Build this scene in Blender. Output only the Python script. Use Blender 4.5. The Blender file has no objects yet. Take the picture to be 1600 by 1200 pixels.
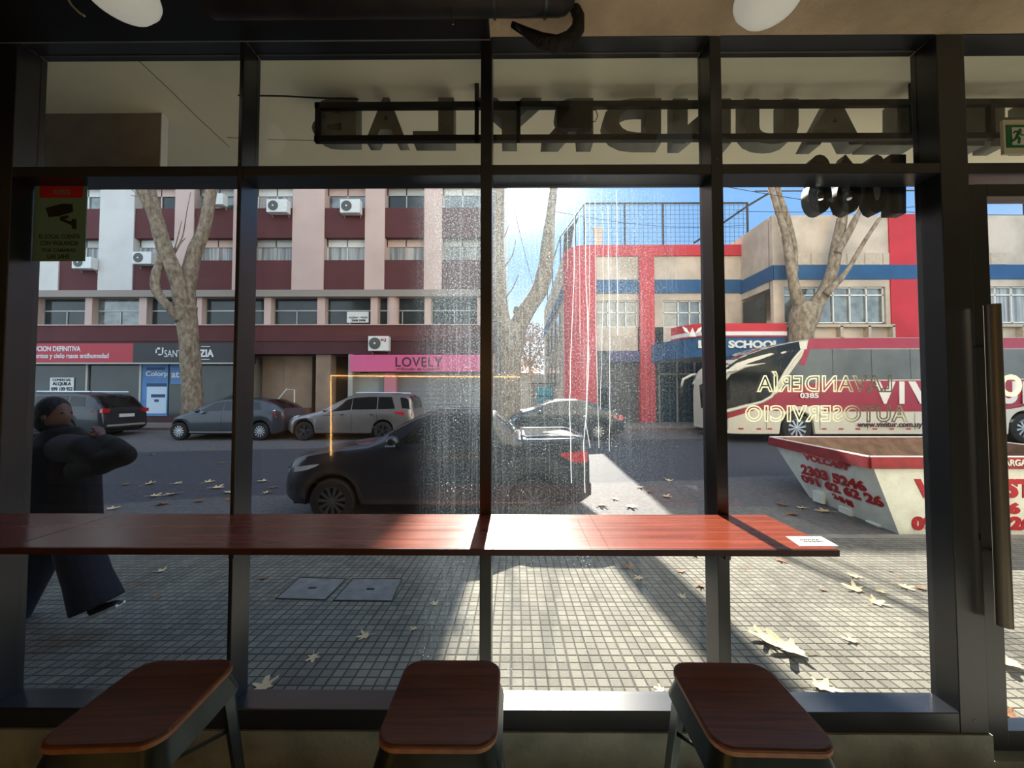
import bpy, bmesh, math, random
from mathutils import Vector, Matrix
random.seed(7)
R = math.radians
C = bpy.context.scene.collection
scn = bpy.context.scene

# ---------------------------------------------------------------- camera, sky, sun, exposure
F = 590.0
PITCH, YAW = R(1.75), R(0.39)
cam_d = bpy.data.cameras.new('camera'); cam = bpy.data.objects.new('camera', cam_d); C.objects.link(cam)
cam_d.sensor_fit = 'HORIZONTAL'; cam_d.sensor_width = 36; cam_d.lens = F/1600*36
cam_d.clip_start = .02; cam_d.clip_end = 600
cam.location = (0, 0, 0); cam.rotation_euler = (R(90)+PITCH, 0, YAW)
scn.camera = cam
SUN_TAN = .665
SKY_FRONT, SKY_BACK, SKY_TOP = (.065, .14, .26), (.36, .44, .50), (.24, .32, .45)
SUN_EL = math.atan(SUN_TAN)
wd = bpy.data.worlds.new('sky'); scn.world = wd; wd.use_nodes = True
nt = wd.node_tree; nt.nodes.clear()
SUN_DIR = (0, math.cos(SUN_EL), math.sin(SUN_EL))
def wn(kind, **k):
    n = nt.nodes.new(kind)
    for a, b in k.items(): setattr(n, a, b)
    return n
tcw = wn('ShaderNodeTexCoord'); dt = wn('ShaderNodeVectorMath', operation='DOT_PRODUCT'); dt.inputs[1].default_value = SUN_DIR
nt.links.new(tcw.outputs['Generated'], dt.inputs[0]); spw = wn('ShaderNodeSeparateXYZ'); nt.links.new(tcw.outputs['Generated'], spw.inputs[0])
def wmap(v, a, b): r = wn('ShaderNodeMapRange', interpolation_type='SMOOTHSTEP'); r.inputs[1].default_value = a; r.inputs[2].default_value = b; nt.links.new(v, r.inputs[0]); return r.outputs[0]
def wmix(f, a, b):
    m = wn('ShaderNodeMix', data_type='RGBA'); nt.links.new(f, m.inputs[0])
    for i, v in ((6, a), (7, b)):
        if isinstance(v, tuple): m.inputs[i].default_value = v+(1,)
        else: nt.links.new(v, m.inputs[i])
    return m.outputs[2]
def wglow(p, k):
    c = wn('ShaderNodeMath', operation='MAXIMUM'); c.inputs[1].default_value = 0; nt.links.new(dt.outputs['Value'], c.inputs[0])
    q = wn('ShaderNodeMath', operation='POWER'); q.inputs[1].default_value = p; nt.links.new(c.outputs[0], q.inputs[0])
    r = wn('ShaderNodeMath', operation='MULTIPLY'); r.inputs[1].default_value = k; nt.links.new(q.outputs[0], r.inputs[0]); return r.outputs[0]
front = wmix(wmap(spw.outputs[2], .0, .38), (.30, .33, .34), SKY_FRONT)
back = wmix(wmap(spw.outputs[2], .0, .8), SKY_BACK, SKY_TOP)  # sky behind the camera set brighter to fill the shaded facades
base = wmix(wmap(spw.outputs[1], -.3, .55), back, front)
gs = wn('ShaderNodeMath', operation='ADD'); nt.links.new(wglow(140, 1.1), gs.inputs[0]); nt.links.new(wglow(14, .035), gs.inputs[1])
gc = wn('ShaderNodeMix', data_type='RGBA'); gc.blend_type = 'ADD'; gc.inputs[0].default_value = 1
gm_ = wmix(gs.outputs[0], (0, 0, 0), (1, .97, .92)); gm_.node.clamp_factor = False
nt.links.new(base, gc.inputs[6]); nt.links.new(gm_, gc.inputs[7])
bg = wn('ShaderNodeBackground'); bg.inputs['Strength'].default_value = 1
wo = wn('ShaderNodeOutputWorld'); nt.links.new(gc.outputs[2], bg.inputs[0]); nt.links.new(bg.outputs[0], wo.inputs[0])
sd = bpy.data.lights.new('sun', 'SUN'); sd.energy = 5.0; sd.angle = R(.55); sd.color = (1, .93, .82)
so = bpy.data.objects.new('sun', sd); C.objects.link(so); so.location = (0, 60, 40)
so.rotation_euler = Vector((0, math.cos(SUN_EL), math.sin(SUN_EL))).to_track_quat('Z', 'Y').to_euler()
vs = scn.view_settings
vs.view_transform = 'Standard'; vs.look = 'None'; vs.gamma = 1; vs.use_curve_mapping = False; vs.exposure = 2.0
scn.cycles.max_bounces = 8; scn.cycles.transparent_max_bounces = 16; scn.cycles.diffuse_bounces = 6
scn.cycles.sample_clamp_indirect = 4.0
scn.cycles.use_denoising = True

# ---------------------------------------------------------------- pixel -> world
_rot = cam.rotation_euler.to_matrix()
def ray(px, py): return _rot @ Vector(((px-800)/F, (600-py)/F, -1))
def P(px, py, Y):
    d = ray(px, py); t = Y/d.y
    return Vector((d.x*t, Y, d.z*t))
def G(px, py, a, b=0.0):                    # on the plane z = a + b*Y
    d = ray(px, py); t = a/(d.z - b*d.y)
    return d*t
def onplane(px, py, p0, n):
    d = ray(px, py); return d*(p0.dot(n)/d.dot(n))
def walk_z(Y): return -1.75-.0625*(Y-1.9)
WALK = (-1.75+.0625*1.9, -.0625)
def road_z(Y): return -2.10+.0607*(Y-5.3)
ROAD = (-2.10-.0607*5.3, .0607)

# ---------------------------------------------------------------- materials
def lin(c):
    return tuple((v/255/12.92 if v/255 <= .04045 else ((v/255+.055)/1.055)**2.4) for v in c)+(1,)
_m = {}
def mat(name, col, rough=.6, metal=0., noise=0., nscale=8., bump=0., bscale=40., spec=.5, emit=None, estr=0., coat=0., col2=None):
    if name in _m: return _m[name]
    m = bpy.data.materials.new(name); m.use_nodes = True; _m[name] = m
    t = m.node_tree; b = t.nodes['Principled BSDF']
    b.inputs['Base Color'].default_value = lin(col)
    b.inputs['Roughness'].default_value = rough; b.inputs['Metallic'].default_value = metal
    b.inputs['Specular IOR Level'].default_value = spec; b.inputs['Coat Weight'].default_value = coat
    b.inputs['Coat Roughness'].default_value = .06
    tc = t.nodes.new('ShaderNodeTexCoord')
    nz = t.nodes.new('ShaderNodeTexNoise'); nz.inputs['Scale'].default_value = nscale; nz.inputs['Detail'].default_value = 6
    t.links.new(tc.outputs['Object'], nz.inputs['Vector'])
    mx = t.nodes.new('ShaderNodeMix'); mx.data_type = 'RGBA'
    c2 = lin(col2) if col2 else tuple(v*(1-noise) for v in lin(col)[:3])+(1,)
    mx.inputs[6].default_value = lin(col); mx.inputs[7].default_value = c2
    rp = t.nodes.new('ShaderNodeValToRGB'); rp.color_ramp.elements[0].position = .38; rp.color_ramp.elements[1].position = .65
    t.links.new(nz.outputs[0], rp.inputs[0]); t.links.new(rp.outputs[0], mx.inputs[0]); t.links.new(mx.outputs[2], b.inputs['Base Color'])
    if bump:
        n2 = t.nodes.new('ShaderNodeTexNoise'); n2.inputs['Scale'].default_value = bscale; n2.inputs['Detail'].default_value = 5
        t.links.new(tc.outputs['Object'], n2.inputs['Vector'])
        bp = t.nodes.new('ShaderNodeBump'); bp.inputs['Strength'].default_value = bump; bp.inputs['Distance'].default_value = .02
        t.links.new(n2.outputs[0], bp.inputs['Height']); t.links.new(bp.outputs[0], b.inputs['Normal'])
    if emit:
        b.inputs['Emission Color'].default_value = lin(emit); b.inputs['Emission Strength'].default_value = estr
    return m

def wood(name, c1, c2, rough, axis='X', scale=3.0, coat=0.0):
    m = mat(name, c1, rough, coat=coat); t = m.node_tree; b = t.nodes['Principled BSDF']
    tc = t.nodes.new('ShaderNodeTexCoord'); mp = t.nodes.new('ShaderNodeMapping')
    mp.inputs['Scale'].default_value = (scale*.35, scale*9, scale*9) if axis == 'X' else (scale*9, scale*.35, scale*9)
    nz = t.nodes.new('ShaderNodeTexNoise'); nz.inputs['Scale'].default_value = 1.6; nz.inputs['Detail'].default_value = 9; nz.inputs['Distortion'].default_value = .7
    rp = t.nodes.new('ShaderNodeValToRGB'); e = rp.color_ramp.elements
    e[0].position = .33; e[0].color = lin(c2); e[1].position = .68; e[1].color = lin(c1)
    t.links.new(tc.outputs['Object'], mp.inputs[0]); t.links.new(mp.outputs[0], nz.inputs['Vector'])
    t.links.new(nz.outputs[0], rp.inputs[0]); t.links.new(rp.outputs[0], b.inputs['Base Color'])
    r2 = t.nodes.new('ShaderNodeMapRange'); r2.inputs[3].default_value = rough*.8; r2.inputs[4].default_value = rough*1.35
    t.links.new(nz.outputs[0], r2.inputs[0]); t.links.new(r2.outputs[0], b.inputs['Roughness'])
    return m

def math_node(t, op, a, b=None, clamp=False):
    n = t.nodes.new('ShaderNodeMath'); n.operation = op; n.use_clamp = clamp
    for i, v in enumerate((a, b)):
        if v is None: continue
        if isinstance(v, (int, float)): n.inputs[i].default_value = v
        else: t.links.new(v, n.inputs[i])
    return n.outputs[0]

def paving_mat():
    m = mat('paving_squares', (150, 148, 140), .85); t = m.node_tree; b = t.nodes['Principled BSDF']
    tc = t.nodes.new('ShaderNodeTexCoord'); sp = t.nodes.new('ShaderNodeSeparateXYZ'); t.links.new(tc.outputs['Object'], sp.inputs[0])
    S = .0765
    def groove(o, s, w, off):
        f = math_node(t, 'FRACT', math_node(t, 'ADD', math_node(t, 'DIVIDE', o, s), 100+off))
        d = math_node(t, 'ABSOLUTE', math_node(t, 'SUBTRACT', f, .5))
        return math_node(t, 'MULTIPLY', math_node(t, 'SUBTRACT', d, .5-w/s), s/w, True)      # 0 on the pad, 1 in the joint
    g = math_node(t, 'MAXIMUM', groove(sp.outputs[0], S, .0075, .3), groove(sp.outputs[1], S, .0075, .1))
    g2 = math_node(t, 'MAXIMUM', groove(sp.outputs[0], S*5, .012, .06), groove(sp.outputs[1], S*5, .014, .02))
    gm = math_node(t, 'MAXIMUM', g, g2)
    vv = t.nodes.new('ShaderNodeVectorMath'); vv.operation = 'DIVIDE'; vv.inputs[1].default_value = (S, S, 10)
    ad = t.nodes.new('ShaderNodeVectorMath'); ad.operation = 'ADD'; ad.inputs[1].default_value = (.3, .1, .5)
    fl = t.nodes.new('ShaderNodeVectorMath'); fl.operation = 'FLOOR'
    t.links.new(tc.outputs['Object'], vv.inputs[0]); t.links.new(vv.outputs[0], ad.inputs[0]); t.links.new(ad.outputs[0], fl.inputs[0])
    wn = t.nodes.new('ShaderNodeTexWhiteNoise'); t.links.new(fl.outputs[0], wn.inputs[0])
    nz = t.nodes.new('ShaderNodeTexNoise'); nz.inputs['Scale'].default_value = 1.3; nz.inputs['Detail'].default_value = 8
    t.links.new(tc.outputs['Object'], nz.inputs['Vector'])
    nf = t.nodes.new('ShaderNodeTexNoise'); nf.inputs['Scale'].default_value = 90; nf.inputs['Detail'].default_value = 4
    t.links.new(tc.outputs['Object'], nf.inputs['Vector'])
    v = math_node(t, 'ADD', math_node(t, 'MULTIPLY', wn.outputs[0], .22), math_node(t, 'MULTIPLY', nz.outputs[0], .8))
    v = math_node(t, 'ADD', v, math_node(t, 'MULTIPLY', nf.outputs[0], .35))
    rp = t.nodes.new('ShaderNodeValToRGB'); e = rp.color_ramp.elements
    e[0].position = .35; e[0].color = lin((84, 82, 77)); e[1].position = .95; e[1].color = lin((136, 133, 121))
    t.links.new(v, rp.inputs[0])
    mx = t.nodes.new('ShaderNodeMix'); mx.data_type = 'RGBA'; mx.inputs[7].default_value = lin((52, 50, 46))
    t.links.new(math_node(t, 'MULTIPLY', gm, .9), mx.inputs[0]); t.links.new(rp.outputs[0], mx.inputs[6]); t.links.new(mx.outputs[2], b.inputs['Base Color'])
    bp = t.nodes.new('ShaderNodeBump'); bp.inputs['Strength'].default_value = 1; bp.inputs['Distance'].default_value = .007
    h = math_node(t, 'ADD', math_node(t, 'SUBTRACT', 1, gm), math_node(t, 'MULTIPLY', nf.outputs[0], .25))
    t.links.new(h, bp.inputs['Height']); t.links.new(bp.outputs[0], b.inputs['Normal'])
    b.inputs['Roughness'].default_value = .9; b.inputs['Specular IOR Level'].default_value = .15
    return m

def glass_mat(name, dirty=0.0):
    m = bpy.data.materials.new(name); m.use_nodes = True; t = m.node_tree; t.nodes.clear(); _m[name] = m
    out = t.nodes.new('ShaderNodeOutputMaterial')
    tr = t.nodes.new('ShaderNodeBsdfTransparent'); tr.inputs[0].default_value = (.985, .992, .988, 1)
    gl = t.nodes.new('ShaderNodeBsdfGlossy'); gl.inputs['Roughness'].default_value = .0
    lw = t.nodes.new('ShaderNodeLayerWeight'); lw.inputs[0].default_value = .5
    p5 = math_node(t, 'POWER', lw.outputs['Facing'], 5.0); fr = math_node(t, 'ADD', math_node(t, 'MULTIPLY', p5, .6), .03)
    mx = t.nodes.new('ShaderNodeMixShader'); t.links.new(fr, mx.inputs[0]); t.links.new(tr.outputs[0], mx.inputs[1]); t.links.new(gl.outputs[0], mx.inputs[2])
    if not dirty:
        t.links.new(mx.outputs[0], out.inputs[0]); return m
    tc = t.nodes.new('ShaderNodeTexCoord'); sp = t.nodes.new('ShaderNodeSeparateXYZ'); t.links.new(tc.outputs['Object'], sp.inputs[0])
    def nz(scale, sx, sz, det, off=0):
        mp = t.nodes.new('ShaderNodeMapping'); mp.inputs['Scale'].default_value = (sx, 1, sz); mp.inputs['Location'].default_value = (off, 0, 0)
        n = t.nodes.new('ShaderNodeTexNoise'); n.inputs['Scale'].default_value = scale; n.inputs['Detail'].default_value = det
        t.links.new(tc.outputs['Object'], mp.inputs[0]); t.links.new(mp.outputs[0], n.inputs['Vector']); return n.outputs[0]
    def ramp(v, a, b): 
        r = t.nodes.new('ShaderNodeMapRange'); r.interpolation_type = 'SMOOTHSTEP'
        r.inputs[1].default_value = a; r.inputs[2].default_value = b; t.links.new(v, r.inputs[0]); return r.outputs[0]
    streak = ramp(nz(30, 3.6, .07, 5), .48, .74)
    big = ramp(nz(2.2, 1, .6, 5, 3), .32, .68)
    grain = ramp(nz(150, 1, .8, 2, 5), .52, .66)
    vo = t.nodes.new('ShaderNodeTexVoronoi'); vo.inputs['Scale'].default_value = 55; t.links.new(tc.outputs['Object'], vo.inputs['Vector'])
    wn = ramp(nz(9, 1, 1, 3, 9), .55, .7)
    dots = math_node(t, 'MULTIPLY', ramp(math_node(t, 'SUBTRACT', .17, vo.outputs['Distance']), 0, .05), wn)
    # dried dust on the middle panes; mask also paints the sun haze, strongest high
    reg = math_node(t, 'MULTIPLY', ramp(sp.outputs[0], -.62, -.30), math_node(t, 'SUBTRACT', 1, ramp(sp.outputs[0], .30, 1.0)))
    reg = math_node(t, 'MAXIMUM', reg, .07)
    top = ramp(sp.outputs[2], -.75, .9)
    base = math_node(t, 'MULTIPLY', math_node(t, 'ADD', math_node(t, 'MULTIPLY', big, .35), .65), math_node(t, 'ADD', math_node(t, 'MULTIPLY', top, .075), .018))
    v = math_node(t, 'MULTIPLY', base, math_node(t, 'ADD', math_node(t, 'ADD', math_node(t, 'MULTIPLY', streak, .7), math_node(t, 'MULTIPLY', grain, 1.8)), .35))
    v = math_node(t, 'ADD', v, math_node(t, 'MULTIPLY', dots, .4))
    v = math_node(t, 'MULTIPLY', math_node(t, 'MULTIPLY', v, reg), dirty, True)
    tl = t.nodes.new('ShaderNodeBsdfTranslucent'); tl.inputs[0].default_value = (.72, .88, 1, 1)
    m2 = t.nodes.new('ShaderNodeMixShader'); t.links.new(v, m2.inputs[0]); t.links.new(mx.outputs[0], m2.inputs[1]); t.links.new(tl.outputs[0], m2.inputs[2])
    t.links.new(m2.outputs[0], out.inputs[0])
    return m

def bark_mat(name, a, b_, c):
    m = mat(name, a, .9, bump=.6, bscale=14); t = m.node_tree; b = t.nodes['Principled BSDF']
    tc = t.nodes.new('ShaderNodeTexCoord')
    n = t.nodes.new('ShaderNodeTexNoise'); n.inputs['Scale'].default_value = 7; n.inputs['Detail'].default_value = 9; n.inputs['Roughness'].default_value = .65
    mp = t.nodes.new('ShaderNodeMapping'); mp.inputs['Scale'].default_value = (1, 1, .5)
    t.links.new(tc.outputs['Object'], mp.inputs[0]); t.links.new(mp.outputs[0], n.inputs['Vector'])
    r = t.nodes.new('ShaderNodeValToRGB'); r.color_ramp.elements[0].position = .36; r.color_ramp.elements[0].color = lin(c)
    r.color_ramp.elements[1].position = .62; r.color_ramp.elements[1].color = lin(a)
    e = r.color_ramp.elements.new(.5); e.color = lin(b_)
    t.links.new(n.outputs[0], r.inputs[0]); t.links.new(r.outputs[0], b.inputs['Base Color'])
    return m

def curtain_mat(name, a, b_):
    m = mat(name, a, .8); t = m.node_tree; b = t.nodes['Principled BSDF']; b.inputs['Specular IOR Level'].default_value = .9
    b.inputs['Coat Weight'].default_value = .6
    tc = t.nodes.new('ShaderNodeTexCoord'); n = t.nodes.new('ShaderNodeTexNoise'); n.inputs['Scale'].default_value = 2.4; n.inputs['Detail'].default_value = 3
    mp = t.nodes.new('ShaderNodeMapping'); mp.inputs['Scale'].default_value = (3.2, 1, .12)
    t.links.new(tc.outputs['Object'], mp.inputs[0]); t.links.new(mp.outputs[0], n.inputs['Vector'])
    r = t.nodes.new('ShaderNodeValToRGB'); r.color_ramp.elements[0].position = .4; r.color_ramp.elements[0].color = lin(b_)
    r.color_ramp.elements[1].position = .6; r.color_ramp.elements[1].color = lin(a)
    t.links.new(n.outputs[0], r.inputs[0]); t.links.new(r.outputs[0], b.inputs['Base Color'])
    return m

M_frame = mat('black_steel', (30, 34, 40), .30, noise=.2, nscale=6, spec=.8)
M_dark = mat('dark_paint', (16, 17, 19), .5)
M_glass = glass_mat('window_glass_clean'); M_dirty = glass_mat('window_glass_dusty', .6)
M_pave = paving_mat()
M_conc = mat('soffit_plaster', (246, 240, 212), .9, noise=.08, nscale=2.5)
M_ceil = mat('raw_concrete_ceiling', (216, 196, 164), .9, noise=.3, nscale=3, bump=.4)
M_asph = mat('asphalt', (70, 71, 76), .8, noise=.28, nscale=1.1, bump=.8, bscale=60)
_t = M_asph.node_tree; _tc = _t.nodes.new('ShaderNodeTexCoord'); _sp = _t.nodes.new('ShaderNodeSeparateXYZ'); _t.links.new(_tc.outputs['Object'], _sp.inputs[0])
_n = _t.nodes.new('ShaderNodeTexNoise'); _n.inputs['Scale'].default_value = .35; _n.inputs['Detail'].default_value = 4; _t.links.new(_tc.outputs['Object'], _n.inputs['Vector'])
_n2 = _t.nodes.new('ShaderNodeTexNoise'); _n2.inputs['Scale'].default_value = 14; _n2.inputs['Detail'].default_value = 6; _t.links.new(_tc.outputs['Object'], _n2.inputs['Vector'])
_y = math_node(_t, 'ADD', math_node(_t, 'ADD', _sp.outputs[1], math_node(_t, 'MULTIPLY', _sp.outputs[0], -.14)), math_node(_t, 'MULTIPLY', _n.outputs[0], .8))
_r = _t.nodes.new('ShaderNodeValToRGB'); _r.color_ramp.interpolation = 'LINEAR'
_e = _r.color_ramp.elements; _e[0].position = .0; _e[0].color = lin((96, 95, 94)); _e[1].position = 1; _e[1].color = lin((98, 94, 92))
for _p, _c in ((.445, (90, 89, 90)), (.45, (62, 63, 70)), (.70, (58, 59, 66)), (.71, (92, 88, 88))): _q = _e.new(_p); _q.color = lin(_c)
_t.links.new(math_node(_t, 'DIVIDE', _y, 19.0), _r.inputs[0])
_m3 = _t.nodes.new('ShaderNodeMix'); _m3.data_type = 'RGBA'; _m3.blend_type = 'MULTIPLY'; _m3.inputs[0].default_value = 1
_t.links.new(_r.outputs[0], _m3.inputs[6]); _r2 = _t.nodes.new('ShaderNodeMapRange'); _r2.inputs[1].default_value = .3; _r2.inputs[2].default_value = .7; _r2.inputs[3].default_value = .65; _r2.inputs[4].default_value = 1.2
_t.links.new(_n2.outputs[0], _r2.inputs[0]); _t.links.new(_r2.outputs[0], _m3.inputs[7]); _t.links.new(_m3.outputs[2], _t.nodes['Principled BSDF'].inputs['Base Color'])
M_kerb = mat('kerb_stone', (128, 124, 116), .85, noise=.25, nscale=3, bump=.3)
M_far = mat('far_paving', (120, 112, 106), .85, noise=.2, nscale=2)
M_wallin = mat('interior_plaster', (170, 166, 152), .9, noise=.15, nscale=2)
M_floor = mat('interior_floor', (150, 150, 142), .55, noise=.25, nscale=3)
M_plinth = mat('plinth_concrete', (168, 180, 174), .9, noise=.35, nscale=5, bump=.4)
M_counter = wood('counter_wood', (138, 60, 36), (100, 40, 23), .23, 'X', 2.4)
M_seat = wood('seat_wood', (118, 66, 36), (76, 40, 20), .42, 'X', 5)
M_edge = mat('plywood_edge', (160, 104, 62), .5, noise=.3, nscale=30)
M_gun = mat('gunmetal', (74, 84, 84), .3, metal=.85, noise=.3, nscale=9)
M_steel = mat('brushed_steel', (120, 114, 102), .42, metal=.8)
M_chrome = mat('chrome', (225, 228, 230), .08, metal=1)
M_bark = bark_mat('plane_bark', (158, 144, 124), (134, 118, 98), (98, 84, 68))
M_leaf = mat('dry_leaf', (222, 196, 150), .8, noise=.4, nscale=30)
M_leafd = mat('brown_leaf', (140, 98, 64), .8, noise=.4, nscale=30)
M_cream = mat('cream_render', (206, 178, 166), .85, noise=.12, nscale=.6, bump=.1)
M_white = mat('white_render', (214, 208, 200), .85, noise=.12, nscale=.7)
M_maroon = mat('maroon_render', (92, 46, 46), .85, noise=.15, nscale=1)
M_maroon2 = mat('maroon_band', (74, 32, 36), .7, noise=.15, nscale=1)
M_redwall = mat('school_red', (196, 42, 52), .7, noise=.18, nscale=1.2)
M_school = mat('school_render', (206, 188, 168), .9, noise=.3, nscale=.9, bump=.1)
M_blue = mat('school_blue', (30, 84, 128), .7, noise=.2, nscale=1.2)
M_darkgl = mat('dark_window_glass', (44, 54, 54), .1, noise=.45, nscale=1.2, spec=.5)
M_litgl = mat('reflecting_window_glass', (110, 118, 112), .1, noise=.75, nscale=2.2, spec=1.0, coat=1)  # pale mottling paints reflections into the pane colour
M_curt = curtain_mat('grey_curtain', (172, 172, 168), (112, 114, 112))
M_ws = mat('white_paint', (222, 222, 216), .5, noise=.08)
M_alu = mat('window_aluminium', (168, 166, 158), .45, metal=.3)
M_tyre = mat('tyre_rubber', (24, 24, 25), .8)
M_rim = mat('alloy_wheel', (110, 112, 115), .3, metal=.9)
M_rimb = mat('bright_alloy', (190, 192, 195), .25, metal=.9)
M_carglass = mat('car_glass', (14, 17, 20), .06, spec=.5)
M_red = mat('red_lens', (190, 24, 30), .2, coat=1)
M_lamp = mat('clear_lens', (200, 210, 220), .1, coat=1, metal=.4)
M_black = mat('black_plastic', (20, 20, 22), .55)
M_text = mat('ink_black', (22, 22, 22), .7)

# ---------------------------------------------------------------- objects
def tag(o, label=None, cat=None, group=None, kind=None):
    if label: o['label'] = label
    if cat: o['category'] = cat
    if group: o['group'] = group
    if kind: o['kind'] = kind
    return o
def thing(name, label, cat, loc=(0, 0, 0), group=None, rz=0):
    o = bpy.data.objects.new(name, None); C.objects.link(o); o.location = loc; o.rotation_euler = (0, 0, rz)
    o.empty_display_size = .1
    return tag(o, label, cat, group)

class MB:
    def __init__(s): s.v = []; s.f = []
    def add(s, vs, fs):
        n = len(s.v); s.v += [Vector(v) for v in vs]; s.f += [tuple(i+n for i in f) for f in fs]; return s
    def box(s, x0, x1, y0, y1, z0, z1):
        if x0 > x1: x0, x1 = x1, x0
        if y0 > y1: y0, y1 = y1, y0
        if z0 > z1: z0, z1 = z1, z0
        return s.add([(x0, y0, z0), (x1, y0, z0), (x1, y1, z0), (x0, y1, z0), (x0, y0, z1), (x1, y0, z1), (x1, y1, z1), (x0, y1, z1)],
                     [(0, 3, 2, 1), (4, 5, 6, 7), (0, 1, 5, 4), (1, 2, 6, 5), (2, 3, 7, 6), (3, 0, 4, 7)])
    def pbox(s, x0, y0, x1, y1, Y, D):       # box whose front rectangle is seen at pixels x0..x1, y0..y1 at depth Y, D deep
        a = P((x0+x1)/2, y1, Y); b = P((x0+x1)/2, y0, Y); l = P(x0, (y0+y1)/2, Y); r = P(x1, (y0+y1)/2, Y)
        return s.box(l.x, r.x, Y, Y+D, a.z, b.z)
    def hexa(s, b4, t4):
        return s.add(list(b4)+list(t4), [(0, 3, 2, 1), (4, 5, 6, 7), (0, 1, 5, 4), (1, 2, 6, 5), (2, 3, 7, 6), (3, 0, 4, 7)])
    def tube(s, pts, rad, n=10, cap=True, flat=1.0):
        pts = [Vector(p) for p in pts]
        if not hasattr(rad, '__len__'): rad = [rad]*len(pts)
        rings = []; up = None
        for i, p in enumerate(pts):
            d = (pts[min(i+1, len(pts)-1)]-pts[max(i-1, 0)]).normalized()
            if up is None: up = Vector((0, 0, 1)) if abs(d.z) < .9 else Vector((1, 0, 0))
            a = d.cross(up).normalized(); b = a.cross(d).normalized(); up = b
            rings.append([p+(a*math.cos(2*math.pi*k/n)+b*math.sin(2*math.pi*k/n)*flat)*rad[i] for k in range(n)])
        vs = [v for r in rings for v in r]; fs = []
        for i in range(len(pts)-1):
            for k in range(n): fs.append((i*n+k, i*n+(k+1) % n, (i+1)*n+(k+1) % n, (i+1)*n+k))
        if cap: fs.append(tuple(range(n))[::-1]); fs.append(tuple((len(pts)-1)*n+k for k in range(n)))
        return s.add(vs, fs)
    def lathe(s, prof, c, axis='Z', n=32, close=False):
        vs = []; fs = []
        for r, h in prof:
            for k in range(n):
                a = 2*math.pi*k/n; u, v = r*math.cos(a), r*math.sin(a)
                vs.append(Vector(c)+(Vector((u, v, h)) if axis == 'Z' else Vector((u, h, v)) if axis == 'Y' else Vector((h, u, v))))
        m = len(prof)
        for i in range(m if close else m-1):
            j = (i+1) % m
            for k in range(n): fs.append((i*n+k, i*n+(k+1) % n, j*n+(k+1) % n, j*n+k))
        return s.add(vs, fs)
    def prism(s, poly, d):                    # poly: world points (planar), extruded along d
        n = len(poly); d = Vector(d); p = [Vector(q) for q in poly]
        return s.add(p+[q+d for q in p], [tuple(range(n)), tuple(range(2*n-1, n-1, -1))]+[(i, i+n, (i+1) % n+n, (i+1) % n) for i in range(n)])
    def ell(s, c, rx, ry, rz, n=16, m=10):
        vs = []; fs = []
        for i in range(m+1):
            th = math.pi*i/m
            for k in range(n):
                a = 2*math.pi*k/n; vs.append((c[0]+rx*math.sin(th)*math.cos(a), c[1]+ry*math.sin(th)*math.sin(a), c[2]+rz*math.cos(th)))
        for i in range(m):
            for k in range(n): fs.append((i*n+k, (i+1)*n+k, (i+1)*n+(k+1) % n, i*n+(k+1) % n))
        return s.add(vs, fs)
    def build(s, name, m, parent=None, smooth=False, bevel=0, weld=True, mods=None):
        me = bpy.data.meshes.new(name)
        off = Vector((0, 0, 0))
        if parent is None and s.v:            # origin at the base of a free-standing mesh, unless its texture is laid out in place
            pass
        if parent is not None: off = parent.matrix_world_loc if hasattr(parent, 'matrix_world_loc') else Vector((0, 0, 0))
        me.from_pydata([tuple(v) for v in s.v], [], s.f)
        bm = bmesh.new(); bm.from_mesh(me)
        if weld: bmesh.ops.remove_doubles(bm, verts=bm.verts, dist=1e-5)
        bmesh.ops.recalc_face_normals(bm, faces=bm.faces); bm.to_mesh(me); bm.free()
        me.materials.append(m)
        if smooth:
            for p in me.polygons: p.use_smooth = True
        o = bpy.data.objects.new(name, me); C.objects.link(o)
        if bevel:
            b = o.modifiers.new('bevel', 'BEVEL'); b.width = bevel; b.segments = 2; b.limit_method = 'ANGLE'
        if smooth == 'auto':
            es = o.modifiers.new('split', 'EDGE_SPLIT'); es.split_angle = R(38)
        if parent: o.parent = parent
        return o
def struct(mb, name, m, **k):
    return tag(mb.build(name, m, **k), kind='structure')

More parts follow.
